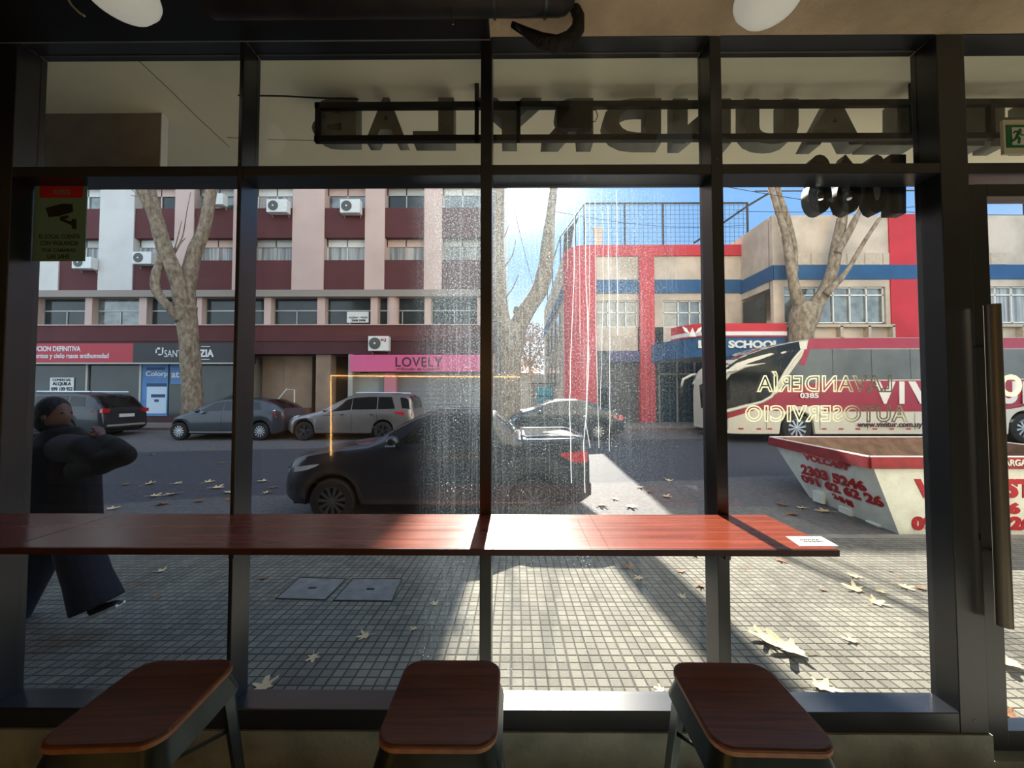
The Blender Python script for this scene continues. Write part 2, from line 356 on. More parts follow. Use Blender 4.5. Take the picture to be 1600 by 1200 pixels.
def text(body, BL, BR, TR, TL, m, name='lettering', parent=None, depth=.004, bold=0., outline=0., toward=None, subdiv=False, spacing=1.0, align='CENTER'):
    """lettering fitted into the world quad BL BR TR TL; depth extrudes along the quad's normal"""
    cu = bpy.data.curves.new(name, 'FONT'); cu.body = body; cu.size = 1; cu.offset = bold; cu.align_x = align
    cu.resolution_u = 4; cu.space_character = spacing; cu.space_line = 1.0
    if outline:
        cu.fill_mode = 'NONE'; cu.bevel_depth = outline; cu.bevel_resolution = 0
    else: cu.extrude = .5
    o = bpy.data.objects.new(name, cu); C.objects.link(o)
    dg = bpy.context.evaluated_depsgraph_get(); me = bpy.data.meshes.new_from_object(o.evaluated_get(dg))
    bpy.data.objects.remove(o); bpy.data.curves.remove(cu)
    xs = [v.co.x for v in me.vertices]; ys = [v.co.y for v in me.vertices]
    x0, x1, y0, y1 = min(xs), max(xs), min(ys), max(ys)
    BL, BR, TR, TL = map(Vector, (BL, BR, TR, TL))
    nrm = (BR-BL).cross(TL-BL).normalized()
    if toward is not None and nrm.dot(Vector(toward)) < 0: nrm = -nrm
    for v in me.vertices:
        u = (v.co.x-x0)/(x1-x0); w = (v.co.y-y0)/max(y1-y0, 1e-6)
        p = BL*(1-u)*(1-w)+BR*u*(1-w)+TR*u*w+TL*(1-u)*w
        z = v.co.z if not outline else v.co.z/outline*.5
        v.co = p+nrm*(z*depth)
    bm = bmesh.new(); bm.from_mesh(me); bmesh.ops.recalc_face_normals(bm, faces=bm.faces); bm.to_mesh(me); bm.free()
    me.materials.clear(); me.materials.append(m)
    r = bpy.data.objects.new(name, me); C.objects.link(r)
    if parent: r.parent = parent; r.location = -parent.location
    return r
def ptext(body, x0, y0, x1, y1, Y, m, mirror=False, **k):
    BL, BR, TR, TL = P(x0, y1, Y), P(x1, y1, Y), P(x1, y0, Y), P(x0, y0, Y)
    if mirror: BL, BR, TR, TL = BR, BL, TL, TR
    return text(body, BL, BR, TR, TL, m, toward=(0, -1, 0), **k)

# ================================================================ SETTING
FY, GY = 1.75, 1.843                      # inner face of the frame, plane of the glass
ZF, ZC = -1.685, 1.70
X_l = P(44, 618, GY).x
struct(MB().box(-6, 4.6, -7, 1.75, ZF-.1, ZF), 'floor', M_floor)
struct(MB().box(-6, 4.6, -7, 1.80, ZC+.012, ZC+.16), 'ceiling', M_ceil)
struct(MB().box(-6.15, -6, -7, 1.75, ZF, ZC+.012), 'wall_left', M_wallin)
struct(MB().box(4.6, 4.75, -7, 1.75, ZF-.1, ZC+.012), 'wall_right', M_wallin)
struct(MB().box(-6.15, 4.75, -7.15, -7, ZF-.1, ZC+.012), 'wall_back', M_wallin)
zsf = -1.513                              # underside of the bottom rail
xm4 = P(1465, 1080, GY).x
struct(MB().box(-2.75, 2.13, 1.742, 1.95, -1.95, zsf), 'wall_plinth', M_plinth)
struct(MB().box(2.13, 4.6, 1.742, 1.95, -1.95, -1.625), 'wall_threshold', M_plinth)
# outer walls of the shop's own building, slab above the pavement
ext = mat('own_facade_render', (205, 200, 188), .9, noise=.1)
struct(MB().box(-16, -2.60, 1.75, 1.95, -2.0, 1.74), 'wall_outside_left', ext)
struct(MB().box(4.6, 16, 1.75, 1.95, -2.0, 1.74), 'wall_outside_right', ext)
struct(MB().box(-16, 16, 1.95, 2.15, 1.99, 16), 'wall_outside_top', ext)
SLZ, SLY = 1.74, 2.92
struct(MB().box(-16, 16, 1.80, SLY, SLZ, SLZ+.25), 'ceiling_outside', M_conc)
crk = MB()
def soff(px, py): p = G(px, py, SLZ-.0015); return p
crk.tube([soff(195, 75), soff(235, 112), soff(270, 145), soff(310, 185), soff(358, 229)], .0016, 5)
crk.tube([soff(418, 218), soff(560, 221), soff(700, 224)], .0014, 5)
crk.tube([soff(355, 215), soff(376, 216)], .0014, 5)
struct(crk, 'trim_20', mat('crack_line', (70, 64, 52), .9))  # hairline plaster cracks drawn as thin dark tubes

# pavement, kerb, road, far pavement
KY = 5.30
def strip(y0, y1, za, zb, x0=-60, x1=60, th=.3):
    return MB().hexa([(x0, y0, za-th), (x1, y0, za-th), (x1, y1, zb-th), (x0, y1, zb-th)], [(x0, y0, za), (x1, y0, za), (x1, y1, zb), (x0, y1, zb)])
struct(strip(1.95, KY, walk_z(1.95), walk_z(KY)), 'sidewalk', M_pave)
struct(strip(KY, KY+.14, walk_z(KY), walk_z(KY)), 'kerb_near', M_kerb)
FK = 15.9
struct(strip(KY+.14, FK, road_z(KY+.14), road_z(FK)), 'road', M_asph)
struct(strip(FK, FK+.16, road_z(FK)+.09, road_z(FK)+.09), 'kerb_far', mat('painted_kerb', (120, 92, 82), .85, noise=.3))
FZ = road_z(FK)+.09
struct(strip(FK+.16, 22, FZ, FZ), 'sidewalk_far', M_far)
struct(strip(22, 140, FZ-.02, FZ-.02, -90, 90), 'ground_far', M_far)

# ---- shopfront frame
def zat(py, Y): return P(800, py, Y).z
z_b = zat(1085, GY); z_tb = zat(290, GY); z_tt = zat(257, FY); z_top = zat(84, GY)
z_rail_top = z_b
def xat(px, Y): return P(px, 618, Y).x
mull = {'l': (-2.60, X_l), '1': (P(361, 700, FY).x, P(391, 618, GY).x), '2': (P(750, 618, FY).x, P(768, 618, FY).x),
        '3': (P(1108, 1025, GY).x, P(1143, 1025, FY).x), '4': (P(1448, 618, GY).x, 2.125)}
tn = [0]
def trim(mb, m=M_frame, bevel=.003):
    tn[0] += 1; return struct(mb, 'trim_%d' % tn[0], m, bevel=bevel)
FB = 1.87
trim(MB().box(mull['l'][0], mull['l'][1], FY, FB, zsf, ZC+.01))
for k in ('1', '2', '3', '4'):
    a, b = mull[k]; trim(MB().box(a, b, FY, FB, zsf, ZC+.01))
def rails(x0, x1, door=False):
    if not door: trim(MB().box(x0, x1, FY+.001, FB-.001, zsf, z_b))
    trim(MB().box(x0, x1, FY+.001, FB-.001, z_tb, z_tt))
    trim(MB().box(x0, x1, FY+.001, FB-.001, z_top, ZC+.009))
bays = [(mull['l'][1], mull['1'][0]), (mull['1'][1], mull['2'][0]), (mull['2'][1], mull['3'][0]), (mull['3'][1], mull['4'][0])]
XR = 4.0
for a, b in bays: rails(a, b)
rails(mull['4'][1], XR, True)
trim(MB().box(XR, 4.6, FY, FB, -1.625, ZC+.01))
# thin inner glazing beads and screws
for i, (a, b) in enumerate(bays):
    trim(MB().box(a, b, GY-.012, GY-.004, z_tt, z_tt+.008).box(a, b, GY-.012, GY-.004, z_top-.008, z_top), M_steel, 0)
nwin = [0]
def pane(x0, x1, z0, z1, m, y=GY):
    nwin[0] += 1
    return struct(MB().box(x0, x1, y-.003, y+.003, z0, z1), 'window_%d' % nwin[0], m)
wins = []
for i, (a, b) in enumerate(bays):
    wins.append(pane(a, b, z_b, z_tb, M_dirty))
for a, b in bays: pane(a, b, z_tt, z_top, M_glass)
pane(mull['4'][1], XR, z_tt, z_top, M_glass)
screw = MB()
for k in ('1', '2', '3', '4'):
    a, b = mull[k]
    for z in (z_top+.03, z_top+.08, z_b-.03, z_tt+.02): screw.lathe([(0.0001, -.002), (.004, -.002), (.004, 0)], ((a+b)/2, FY, z), 'Y', 8)
tag(screw.build('trim_21', M_steel), kind='structure')

# dried water drips down the third pane
dm = bpy.data.materials.new('dried_drip'); dm.use_nodes = True
_t = dm.node_tree; _t.nodes.clear(); _o = _t.nodes.new('ShaderNodeOutputMaterial'); _tl = _t.nodes.new('ShaderNodeBsdfTranslucent'); _tl.inputs[0].default_value = (.9, .92, .95, 1)
_tr = _t.nodes.new('ShaderNodeBsdfTransparent'); _mx = _t.nodes.new('ShaderNodeMixShader'); _mx.inputs[0].default_value = .22
_t.links.new(_tr.outputs[0], _mx.inputs[1]); _t.links.new(_tl.outputs[0], _mx.inputs[2]); _t.links.new(_mx.outputs[0], _o.inputs[0])
def drip(pts, w):
    mb = MB(); q = []
    for i in range(len(pts)-1):
        for k in range(5):
            t = k/5; q.append((pts[i][0]*(1-t)+pts[i+1][0]*t+random.uniform(-.6, .6), pts[i][1]*(1-t)+pts[i+1][1]*t))
    q.append(pts[-1])
    mb.tube([P(x, y, GY+.0045) for x, y in q], w, 4); return mb
for pts, w in [([(898, 300), (897, 440), (892, 560), (890, 640), (893, 755)], .0019), ([(914, 300), (916, 440), (920, 560), (917, 640), (912, 690), (914, 770)], .0019),
               ([(921, 310), (921, 470), (918, 560), (915, 660), (922, 700)], .0013), ([(963, 298), (964, 400), (965, 524)], .0017), ([(942, 330), (943, 460), (938, 640)], .0010),
               ([(950, 320), (952, 460), (953, 600), (952, 705)], .0013), ([(930, 310), (931, 500), (936, 700)], .0010), ([(886, 300), (887, 420)], .0009), ([(905, 320), (906, 520)], .0008)]:
    drip(pts, w).build('drip_mark', dm, wins[2], weld=False)

# door at the far end of the front
xd0 = 2.13
dr = tag(bpy.data.objects.new('door_1', None), kind='structure'); C.objects.link(dr); dr.location = (0, 0, 0)
DY0, DG = 1.765, 1.805
gx = P(1538, 618, DG).x; gzb = zat(1126, DG); gzt = zat(316, DG)
MB().box(xd0+.006, gx, DY0, DY0+.075, -1.60, .995).box(XR-.09, XR-.01, DY0, DY0+.075, -1.60, .995).box(gx, XR-.09, DY0, DY0+.075, -1.60, gzb).box(gx, XR-.09, DY0, DY0+.075, gzt, .995).build('door_frame', M_frame, dr, bevel=.003)
MB().box(gx, XR-.09, DG-.003, DG+.003, gzb, gzt).build('door_glass', M_glass, dr)
hx0, hx1 = P(1554, 476, 1.70), P(1566, 978, 1.70); hx = (hx0.x+hx1.x)/2
hd = MB().tube([(hx, 1.70, hx1.z), (hx, 1.70, hx0.z)], .026, 20)
hd.build('door_handle', M_steel, dr, smooth='auto')
for py in (538, 868): MB().tube([(hx, 1.70, zat(py, 1.7)), (gx-.03, DY0, zat(py, 1.7))], .008, 8).build('handle_bracket', M_gun, dr)
lk = P(1524, 836, DY0)
MB().lathe([(.0001, -.010), (.011, -.010), (.013, 0)], (lk.x, DY0, lk.z), 'Y', 14).box(lk.x-.004, lk.x+.004, DY0-.016, DY0-.009, lk.z-.016, lk.z+.012).build('lock_cylinder', M_chrome, dr)

# beam, duct and pipes under the ceiling
struct(MB().box(-5.9, P(765, 30, 1.70).x, .9, 1.742, 1.690, ZC+.02), 'beam_ceiling', M_dark, bevel=.004)
struct(MB().box(-2.6, P(765, 30, 1.70).x, 1.738, 1.749, zat(42, 1.74), 1.692), 'trim_22', mat('grey_sealant', (120, 122, 124), .7))
for nm, (xa, xb, r, yy, lab) in {'duct': (700, 905, .085, 1.50, 'dark round ventilation duct running under the concrete ceiling')}.items():
    t = thing('ventilation_duct', lab, 'duct')
    a = P(xa, 0, yy); b = P(xb-30, 0, yy); zc = ZC-.035
    d = MB().tube([(a.x-1.0, yy, zc), (b.x, yy, zc), (b.x+.03, yy, zc), (b.x+.06, yy, zc)], [r, r, r*.93, r*.6], 24)
    d.build('casing', mat('duct_metal', (52, 50, 46), .45, metal=.5, noise=.4), t, smooth='auto')
    for px in (772, 853): q = P(px, 0, yy); MB().tube([(q.x-.006, yy, zc), (q.x+.006, yy, zc)], r+.006, 24).build('joint_band', M_gun, t, smooth='auto')
t = thing('flexible_hose', 'black ribbed hose looping down from the end of the ceiling duct', 'hose')
hp = [P(x, y, 1.62) for x, y in [(800, 38), (822, 50), (845, 64), (870, 70), (890, 62), (903, 45), (904, 26), (896, 8)]]
MB().tube(hp, [.012, .018, .03, .034, .034, .03, .026, .022], 14).build('hose', mat('hose_rubber', (22, 21, 20), .6, bump=.6, bscale=60), t, smooth=True)
MB().tube([P(806, 40, 1.60), P(814, 48, 1.60)], .006, 8).build('clip', M_chrome, t)

# ================================================================ THINGS INSIDE
# counter
ct = thing('window_counter', 'long reddish wood counter fixed along the shop window', 'counter', (0, 0, 0))
cz = P(800, 857, 1.36).z; cxr = P(1310, 857, 1.36).x
c = MB().box(-3.3, cxr, 1.36, 1.747, cz-.018, cz); c.build('countertop', M_counter, ct, bevel=.002)
MB().box(-3.3, cxr+.001, 1.356, 1.362, cz-.024, cz-.001).build('edge_band', mat('dark_wood_edge', (66, 26, 18), .4), ct)
for x in (P(300, 830, 1.5).x-.55, P(845, 830, 1.5).x+.1):
    MB().box(x-.0008, x+.0008, 1.363, 1.746, cz, cz+.0006).build('joint_line', M_dark, ct)
for k, sx in (('1', -1), ('2', 1), ('3', 1)):
    a, b = mull[k]; x = a+.02 if k != '3' else b-.014
    br = MB().box(x-.012, x+.012, 1.738, 1.749, cz-.20, cz-.02)
    if k != '2': br.tube([(x, 1.735, cz-.10), (x+sx*.14, 1.60, cz-.022)], .008, 6)
    else: br.tube([(x, 1.735, cz-.12), (x, 1.60, cz-.022)], .008, 6)
    o = br.build('bracket', M_frame, ct)
    MB().lathe([(.0001, -.004), (.006, -.004), (.006, 0)], (x, 1.738, cz-.16), 'Y', 10).build('screw', M_chrome, o)
# sticker on the counter
def G2(px, py): return G(px, py, cz+.0012)
st = thing('paper_sticker', 'white paper sticker with a looping scribble at the end of the counter', 'sticker')
q = [G2(1228, 838), G2(1283, 838), G2(1310, 853), G2(1250, 853)]
MB().prism(q, (0, 0, -.0011)).build('sheet', M_ws, st)
sc_ = MB(); cx = (q[0]+q[2])/2
for i in range(5): sc_.tube([cx+Vector((-.03+.015*i+.008*math.cos(a*.7), .012*math.sin(a*.7), .0006)) for a in range(10)], .0013, 4)
sc_.build('scribble', M_text, st)

# stools
def make_stool(label, cxy, rz):
    t = thing('metal_stool', label, 'stool', (cxy[0], cxy[1], ZF), 'wood topped stools at the counter', rz)
    H = -.852-ZF; s = .15
    def rr(hw, z, r=.05, n=6):
        out = []
        for (sx, sy, a0) in ((1, 1, 0), (-1, 1, 90), (-1, -1, 180), (1, -1, 270)):
            for k in range(n+1):
                a = R(a0+90*k/n); out.append(Vector((sx*(hw-r)+r*math.cos(a), sy*(hw-r)+r*math.sin(a), z)))
        return out
    def ringloft(rs):
        mb = MB(); n = len(rs[0]); vs = [v for r_ in rs for v in r_]
        fs = [(i*n+k, i*n+(k+1) % n, (i+1)*n+(k+1) % n, (i+1)*n+k) for i in range(len(rs)-1) for k in range(n)]
        fs += [tuple(range(n))[::-1], tuple((len(rs)-1)*n+k for k in range(n))]
        return mb.add(vs, fs)
    ringloft([rr(s-.001, H-.018), rr(s, H-.010), rr(s, H-.004), rr(s-.004, H)]).build('seat', M_seat, t)
    ringloft([rr(s-.002, H-.022), rr(s+.001, H-.018), rr(s+.001, H-.008), rr(s-.001, H-.007)]).build('seat_edge', M_edge, t)
    ap = MB(); a = rr(s-.006, H-.022); b = rr(s+.012, H-.085, .045); n = len(a)
    a2 = rr(s-.010, H-.022); b2 = rr(s+.008, H-.085, .045)
    vs = a+b+a2+b2; fs = []
    for k in range(n):
        j = (k+1) % n
        fs += [(k, j, n+j, n+k), (2*n+k, 3*n+k, 3*n+j, 2*n+j), (n+k, n+j, 3*n+j, 3*n+k), (k, 2*n+k, 2*n+j, j)]
    ap.add(vs, fs).build('apron', M_gun, t, smooth='auto')
    for sx in (-1, 1):
        for sy in (-1, 1):
            tp = Vector((sx*(s-.012), sy*(s-.012), H-.05)); bt = Vector((sx*.205, sy*.205, 0))
            w1, w2 = .046, .024; th = .006
            lg = MB()
            for ax in (0, 1):
                def cor(p, w):
                    o = []
                    for (u, v) in ((0, 0), (1, 0), (1, 1), (0, 1)):
                        d = Vector((-sx*u*w, -sy*v*th, 0)) if ax == 0 else Vector((-sx*v*th, -sy*u*w, 0)); o.append(p+d)
                    return o
                lg.hexa(cor(bt, w2), cor(tp, w1))
            o = lg.build('leg', M_gun, t)
            MB().box(bt.x-sx*.026, bt.x+sx*.002, bt.y-sy*.026, bt.y+sy*.002, 0, .012).build('rubber_foot', M_black, o)
    def at(h): f = 1-h/(H-.05); return s-.012+(.205-s+.012)*f-.006
    for h, dirs in ((.30, 'xy'),):
        w = at(h); st_ = MB()
        for sg in (-1, 1):
            st_.box(-w, w, sg*w-.006, sg*w+.006, h-.014, h+.014); st_.box(sg*w-.006, sg*w+.006, -w, w, h-.014, h+.014)
        st_.build('footrest', M_gun, t)
    cr = MB(); w = at(.62); cr.tube([(-w, -w, .62), (w, w, .62)], .006, 6).tube([(-w, w, .62), (w, -w, .62)], .006, 6); cr.build('cross_brace', M_gun, t)
    return t
make_stool('wood topped metal stool in front of the window with the passer-by', (-1.036, 1.09), R(2.5))
make_stool('wood topped metal stool standing square below the middle mullion', (-.195, 1.095), R(0))
make_stool('wood topped metal stool by the sticker end of the counter', (.642, 1.09), R(-1))

# pendant lamps with cords
def pendant(label, c, r, cord):
    t = thing('pendant_lamp', label, 'lamp', (0, 0, 0), 'white globe lamps near the ceiling')
    gm = mat('opal_glass', (200, 200, 190), .25, emit=(225, 222, 205), estr=.08)
    MB().lathe([(.0001, -r*.62), (r*.45, -r*.56), (r*.78, -r*.38), (r*.97, -r*.08), (r, .05*r), (r*.9, r*.4), (r*.6, r*.62), (.0001, r*.7)], c, 'Z', 36).build('globe', gm, t, smooth=True)
    MB().tube([(c[0], c[1], c[2]+r*.6), (c[0], c[1], max(c[2]+r*.66, ZC+.005))], .02, 12).build('ceiling_rose', M_dark, t)
    if cord: MB().tube(cord, .004, 6).build('cord', mat('clear_cord', (190, 185, 165), .4), t)
a = P(187, -28, 1.42); pendant('white globe lamp above the pane with the security notice', (a.x, 1.42, P(187, 13, 1.42).z+.07), .125, [P(100, -12, 1.5), P(112, 8, 1.5), P(124, 20, 1.5), P(132, 25, 1.5)])
a = P(1203, -28, 1.42); pendant('white globe lamp against the bare concrete ceiling', (a.x, 1.42, P(1203, 20, 1.42).z+.07), .125, None)
cb = MB().tube([P(700, -8, 1.49), P(704, 15, 1.49), P(708, 38, 1.49)], .0035, 6)
tag(cb.build('hanging_cable', M_chrome), 'shiny thin cable hanging over the dark beam beside the duct', 'cable')

# exit sign
ex = thing('exit_sign', 'green and white exit sign with a running figure above the door', 'sign')
Y = 1.70
MB().pbox(1568, 187, 1640, 240, Y, .012).build('panel', mat('sign_cream', (205, 205, 185), .5), ex, bevel=.001)
MB().pbox(1573, 195, 1634, 230, Y-.003, .003).build('green_field', mat('exit_green', (10, 110, 70), .5), ex)
MB().pbox(1582, 199, 1606, 226, Y-.0045, .0015).build('pictogram_door', M_ws, ex)
fg = MB()
def pl(*pp, w=.005): fg.tube([P(x, y, Y-.006) for x, y in pp], w, 5)
pl((1593, 206), (1589, 212), w=.007); pl((1589, 212), (1593, 217), (1592, 224)); pl((1589, 213), (1586, 218), (1582, 220)); pl((1592, 207), (1597, 211), (1602, 211), w=.003); pl((1591, 206), (1586, 205), (1584, 208), w=.003)
fg.ell(P(1594, 203, Y-.006), .007, .002, .007, 10, 6)
fg.build('running_figure', mat('exit_green', (10, 110, 70), .5), ex)

# security notice on the glass
sg = thing('security_notice', 'green security camera notice with a red heading taped to the glass', 'sign')
Y = 1.832
M_paper = mat('notice_paper', (104, 138, 116), .8)
MB().pbox(52, 284, 134, 408, Y, .004).build('sheet', M_paper, sg)
MB().pbox(62, 291, 129, 309, Y-.0015, .0015).build('heading_panel', mat('notice_red', (180, 20, 34), .7), sg)
ptext('AVISO', 83, 296, 110, 304, Y-.0015, M_paper, parent=sg, depth=.001, bold=.02, name='heading_lettering')
for i, s_ in enumerate(['EL LOCAL CUENTA', 'CON VIGILANCIA', 'POR CÁMARAS', 'LAS 24HS']):
    w = (32, 30, 26, 17)[i]; y = 366+10.4*i
    ptext(s_, 93-w-(i*.6), y, 93+w-(i*.6), y+7, Y, M_text, parent=sg, depth=.001, bold=.02, name='notice_lettering')
cmb = MB()
def poly(pp, y=Y-.001, d=.001): cmb.prism([P(a_, b_, y) for a_, b_ in pp], (0, d, 0))
poly([(71, 325), (97, 318), (113, 319), (114, 331), (90, 338), (76, 339)]); poly([(93, 339), (106, 336), (107, 340), (96, 344)])
poly([(94, 341), (112, 346), (112, 342), (119, 342), (119, 358), (112, 357), (112, 352), (93, 344)])
cmb.build('camera_drawing', M_text, sg)

# lettering on the glass, read from the street
vm = mat('vinyl_cream', (240, 238, 215), .6)
_t = vm.node_tree; _tl = _t.nodes.new('ShaderNodeBsdfTranslucent'); _tl.inputs[0].default_value = (.8, .8, .66, 1); _mx = _t.nodes.new('ShaderNodeMixShader'); _mx.inputs[0].default_value = .6
_t.links.new(_t.nodes['Principled BSDF'].outputs[0], _mx.inputs[1]); _t.links.new(_tl.outputs[0], _mx.inputs[2]); _t.links.new(_mx.outputs[0], _t.nodes['Material Output'].inputs[0])
for body, rc, lab in (('LAVANDERÍA', (1182, 586, 1394, 613), 'cream outlined LAVANDERIA lettering on the glass'),
                      ('AUTOSERVICIO', (1164, 633, 1419, 660), 'cream outlined AUTOSERVICIO lettering on the glass')):
    o = ptext(body, rc[0], rc[1]-(6 if 'Í' in body else 0), rc[2], rc[3], GY-.006, vm, mirror=True, depth=.0015, outline=.034, bold=.02, spacing=1.12, name='window_lettering')
    tag(o, lab, 'lettering')
o = ptext('O', 1562, 585, 1597, 620, DG-.006, vm, mirror=True, depth=.0015, bold=.03, name='door_lettering'); tag(o, 'single round cream letter on the glass of the door', 'lettering')

# ================================================================ OUTSIDE, CLOSE
# 3-D house number above the pavement
hn = thing('house_number', 'black raised 1068 house number seen from behind above the pavement', 'sign')
hb = mat('number_black', (14, 15, 18), .35)
for ch, x0, x1 in (('8', 1257, 1294), ('6', 1301, 1339), ('0', 1345, 1381), ('1', 1384, 1408)):
    ptext(ch, x0, 246, x1, 337, 1.93, hb, mirror=True, parent=hn, depth=.05, bold=.035, name='digit')
MB().tube([P(1262, 262, 1.90), P(1400, 262, 1.90)], .008, 8).tube([P(1262, 262, 1.90), P(1262, 262, 1.90)+Vector((0, -.035, 0))], .006, 6).tube([P(1400, 262, 1.90), P(1400, 262, 1.90)+Vector((0, -.035, 0))], .006, 6).build('rail', M_frame, hn)

# channel letters hung from the slab
ls = thing('channel_letter_sign', 'row of big dark raised letters on rails seen from behind under the slab', 'sign')
lm = mat('letter_back_grey', (128, 130, 122), .75, noise=.2, nscale=12)
LY = 2.10; LD = .085
for ch, x0, x1 in (('B', 487, 556), ('A', 571, 634), ('L', 645, 709), ('Y', 746, 846), ('R', 846, 927), ('D', 943, 1033), ('N', 1052, 1142), ('U', 1163, 1248),
                   ('A', 1260, 1349), ('L', 1352, 1432), ('E', 1470, 1538), ('H', 1548, 1628), ('T', 1640, 1715)):
    yt = 152+(x0-487)*.003; yb = 219+(x0-487)*.009
    Yc = LY+LD/2
    ob = ptext(ch, x0, yt, x1, yb, LY, lm, mirror=True, parent=ls, depth=LD, bold=.045, name='letter')
    ob.location = (0, LD/2, 0)
rb = MB().box(P(493, 160, 2.06).x, P(1720, 165, 2.06).x, 2.05, 2.075, P(800, 169, 2.06).z, P(800, 160, 2.06).z); rb.build('rail', M_dark, ls)
rb = MB().box(P(493, 160, 2.06).x, P(1720, 165, 2.06).x, 2.05, 2.075, P(800, 221, 2.06).z, P(800, 212, 2.06).z); rb.build('rail', M_dark, ls)
for px in (497, 745, 810, 1110, 1427, 1547):
    x = P(px, 150, 2.06).x; top = SLZ if px not in (497, 810, 1547) else P(800, 160, 2.06).z
    MB().box(x-.011, x+.011, 2.05, 2.075, P(800, 221, 2.06).z, top).build('post', M_dark, ls)
tb = MB().pbox(870, 165, 925, 200, 2.03, .03); tb.build('transformer', M_black, ls, bevel=.003)
MB().tube([P(372, 149, 2.06), P(440, 150, 2.06), P(500, 153, 2.06), P(560, 155, 2.06)], .004, 6).build('wire', M_dark, ls)
MB().tube([P(922, 172, 2.04), P(931, 172, 2.04), P(934, 181, 2.04), P(930, 190, 2.04), P(922, 190, 2.04)], .0025, 6).build('wire', M_dark, ls)

bp_ = thing('hanging_board', 'plain grey board hanging below the slab at the notice end', 'board')
a = P(40, 159, 2.26); b = P(253, 250, 2.26)
MB().box(a.x-.3, P(252, 205, 2.26).x, 2.26, 2.30, zat(262, 2.26), SLZ).build('face_board', mat('board_taupe', (150, 140, 130), .8, noise=.15), bp_)
xr = P(252, 205, 2.26).x; MB().box(xr, xr+.006, 2.255, 2.30, zat(262, 2.26), SLZ-.001).build('edge_strip', M_ws, bp_)

# inspection covers
def cover(pix, label):
    t = thing('inspection_cover', label, 'manhole cover', (0, 0, 0), 'inspection covers set in the pavement')
    p = [G(x, y, *WALK) for x, y in pix]; p = [v+Vector((0, 0, .004)) for v in p]
    MB().prism(p, (0, 0, -.02)).build('lid', mat('cover_cement', (122, 122, 120), .85, noise=.3, nscale=9, bump=.4), t)
    c_ = sum(p, Vector())/4
    rim = MB()
    for i in range(4): rim.tube([p[i]+Vector((0, 0, .001)), p[(i+1) % 4]+Vector((0, 0, .001))], .006, 6)
    rim.build('rim', mat('joint_dirt', (58, 55, 50), .9), t)
    MB().box(c_.x-.035, c_.x+.035, c_.y-.018, c_.y+.018, c_.z-.002, c_.z+.003).build('lifting_slot', M_dark, t)
cover([(431, 936), (508, 938), (541, 905), (468, 903)], 'square cement inspection cover in the shaded pavement, with rough rim, nearer the road tree side')
cover([(521, 939), (612, 940), (628, 905), (551, 905)], 'square cement inspection cover beside the sunlit paving edge')

# leaves
def leaf_mesh(seed):
    rnd = random.Random(seed); pts = []; N = 40
    lob = [(90, 1.0, 24), (36, .9, 21), (144, .9, 21), (-22, .62, 20), (202, .62, 20)]
    for k in range(N):
        a = 360*k/N-90
        r = .36
        for la, lr, w in lob:
            d = abs((a-la+180) % 360-180); r = max(r, lr*math.exp(-(d/w)**2)+.0)
        r *= rnd.uniform(.88, 1.08); pts.append((r*math.cos(R(a)), r*math.sin(R(a))))
    kx, ky, tw = rnd.uniform(.3, .7), rnd.uniform(-.2, .5), rnd.uniform(-.3, .3)
    def z(x, y): return .22+kx*x*x+ky*y*y*.5+tw*x*y
    mb = MB(); vs = [(0, 0, z(0, 0))]+[(x*.5, y*.5, z(x*.5, y*.5)) for x, y in pts]+[(x, y, z(x, y)) for x, y in pts]
    fs = [(0, 1+k, 1+(k+1) % N) for k in range(N)]+[(1+k, 1+N+k, 1+N+(k+1) % N, 1+(k+1) % N) for k in range(N)]
    mb.add(vs, fs)
    mb.tube([(0, -.2, .22), (.05, -.55, .2), (.12, -1.0, .12)], .03, 4)
    return mb
leaf_src = {}
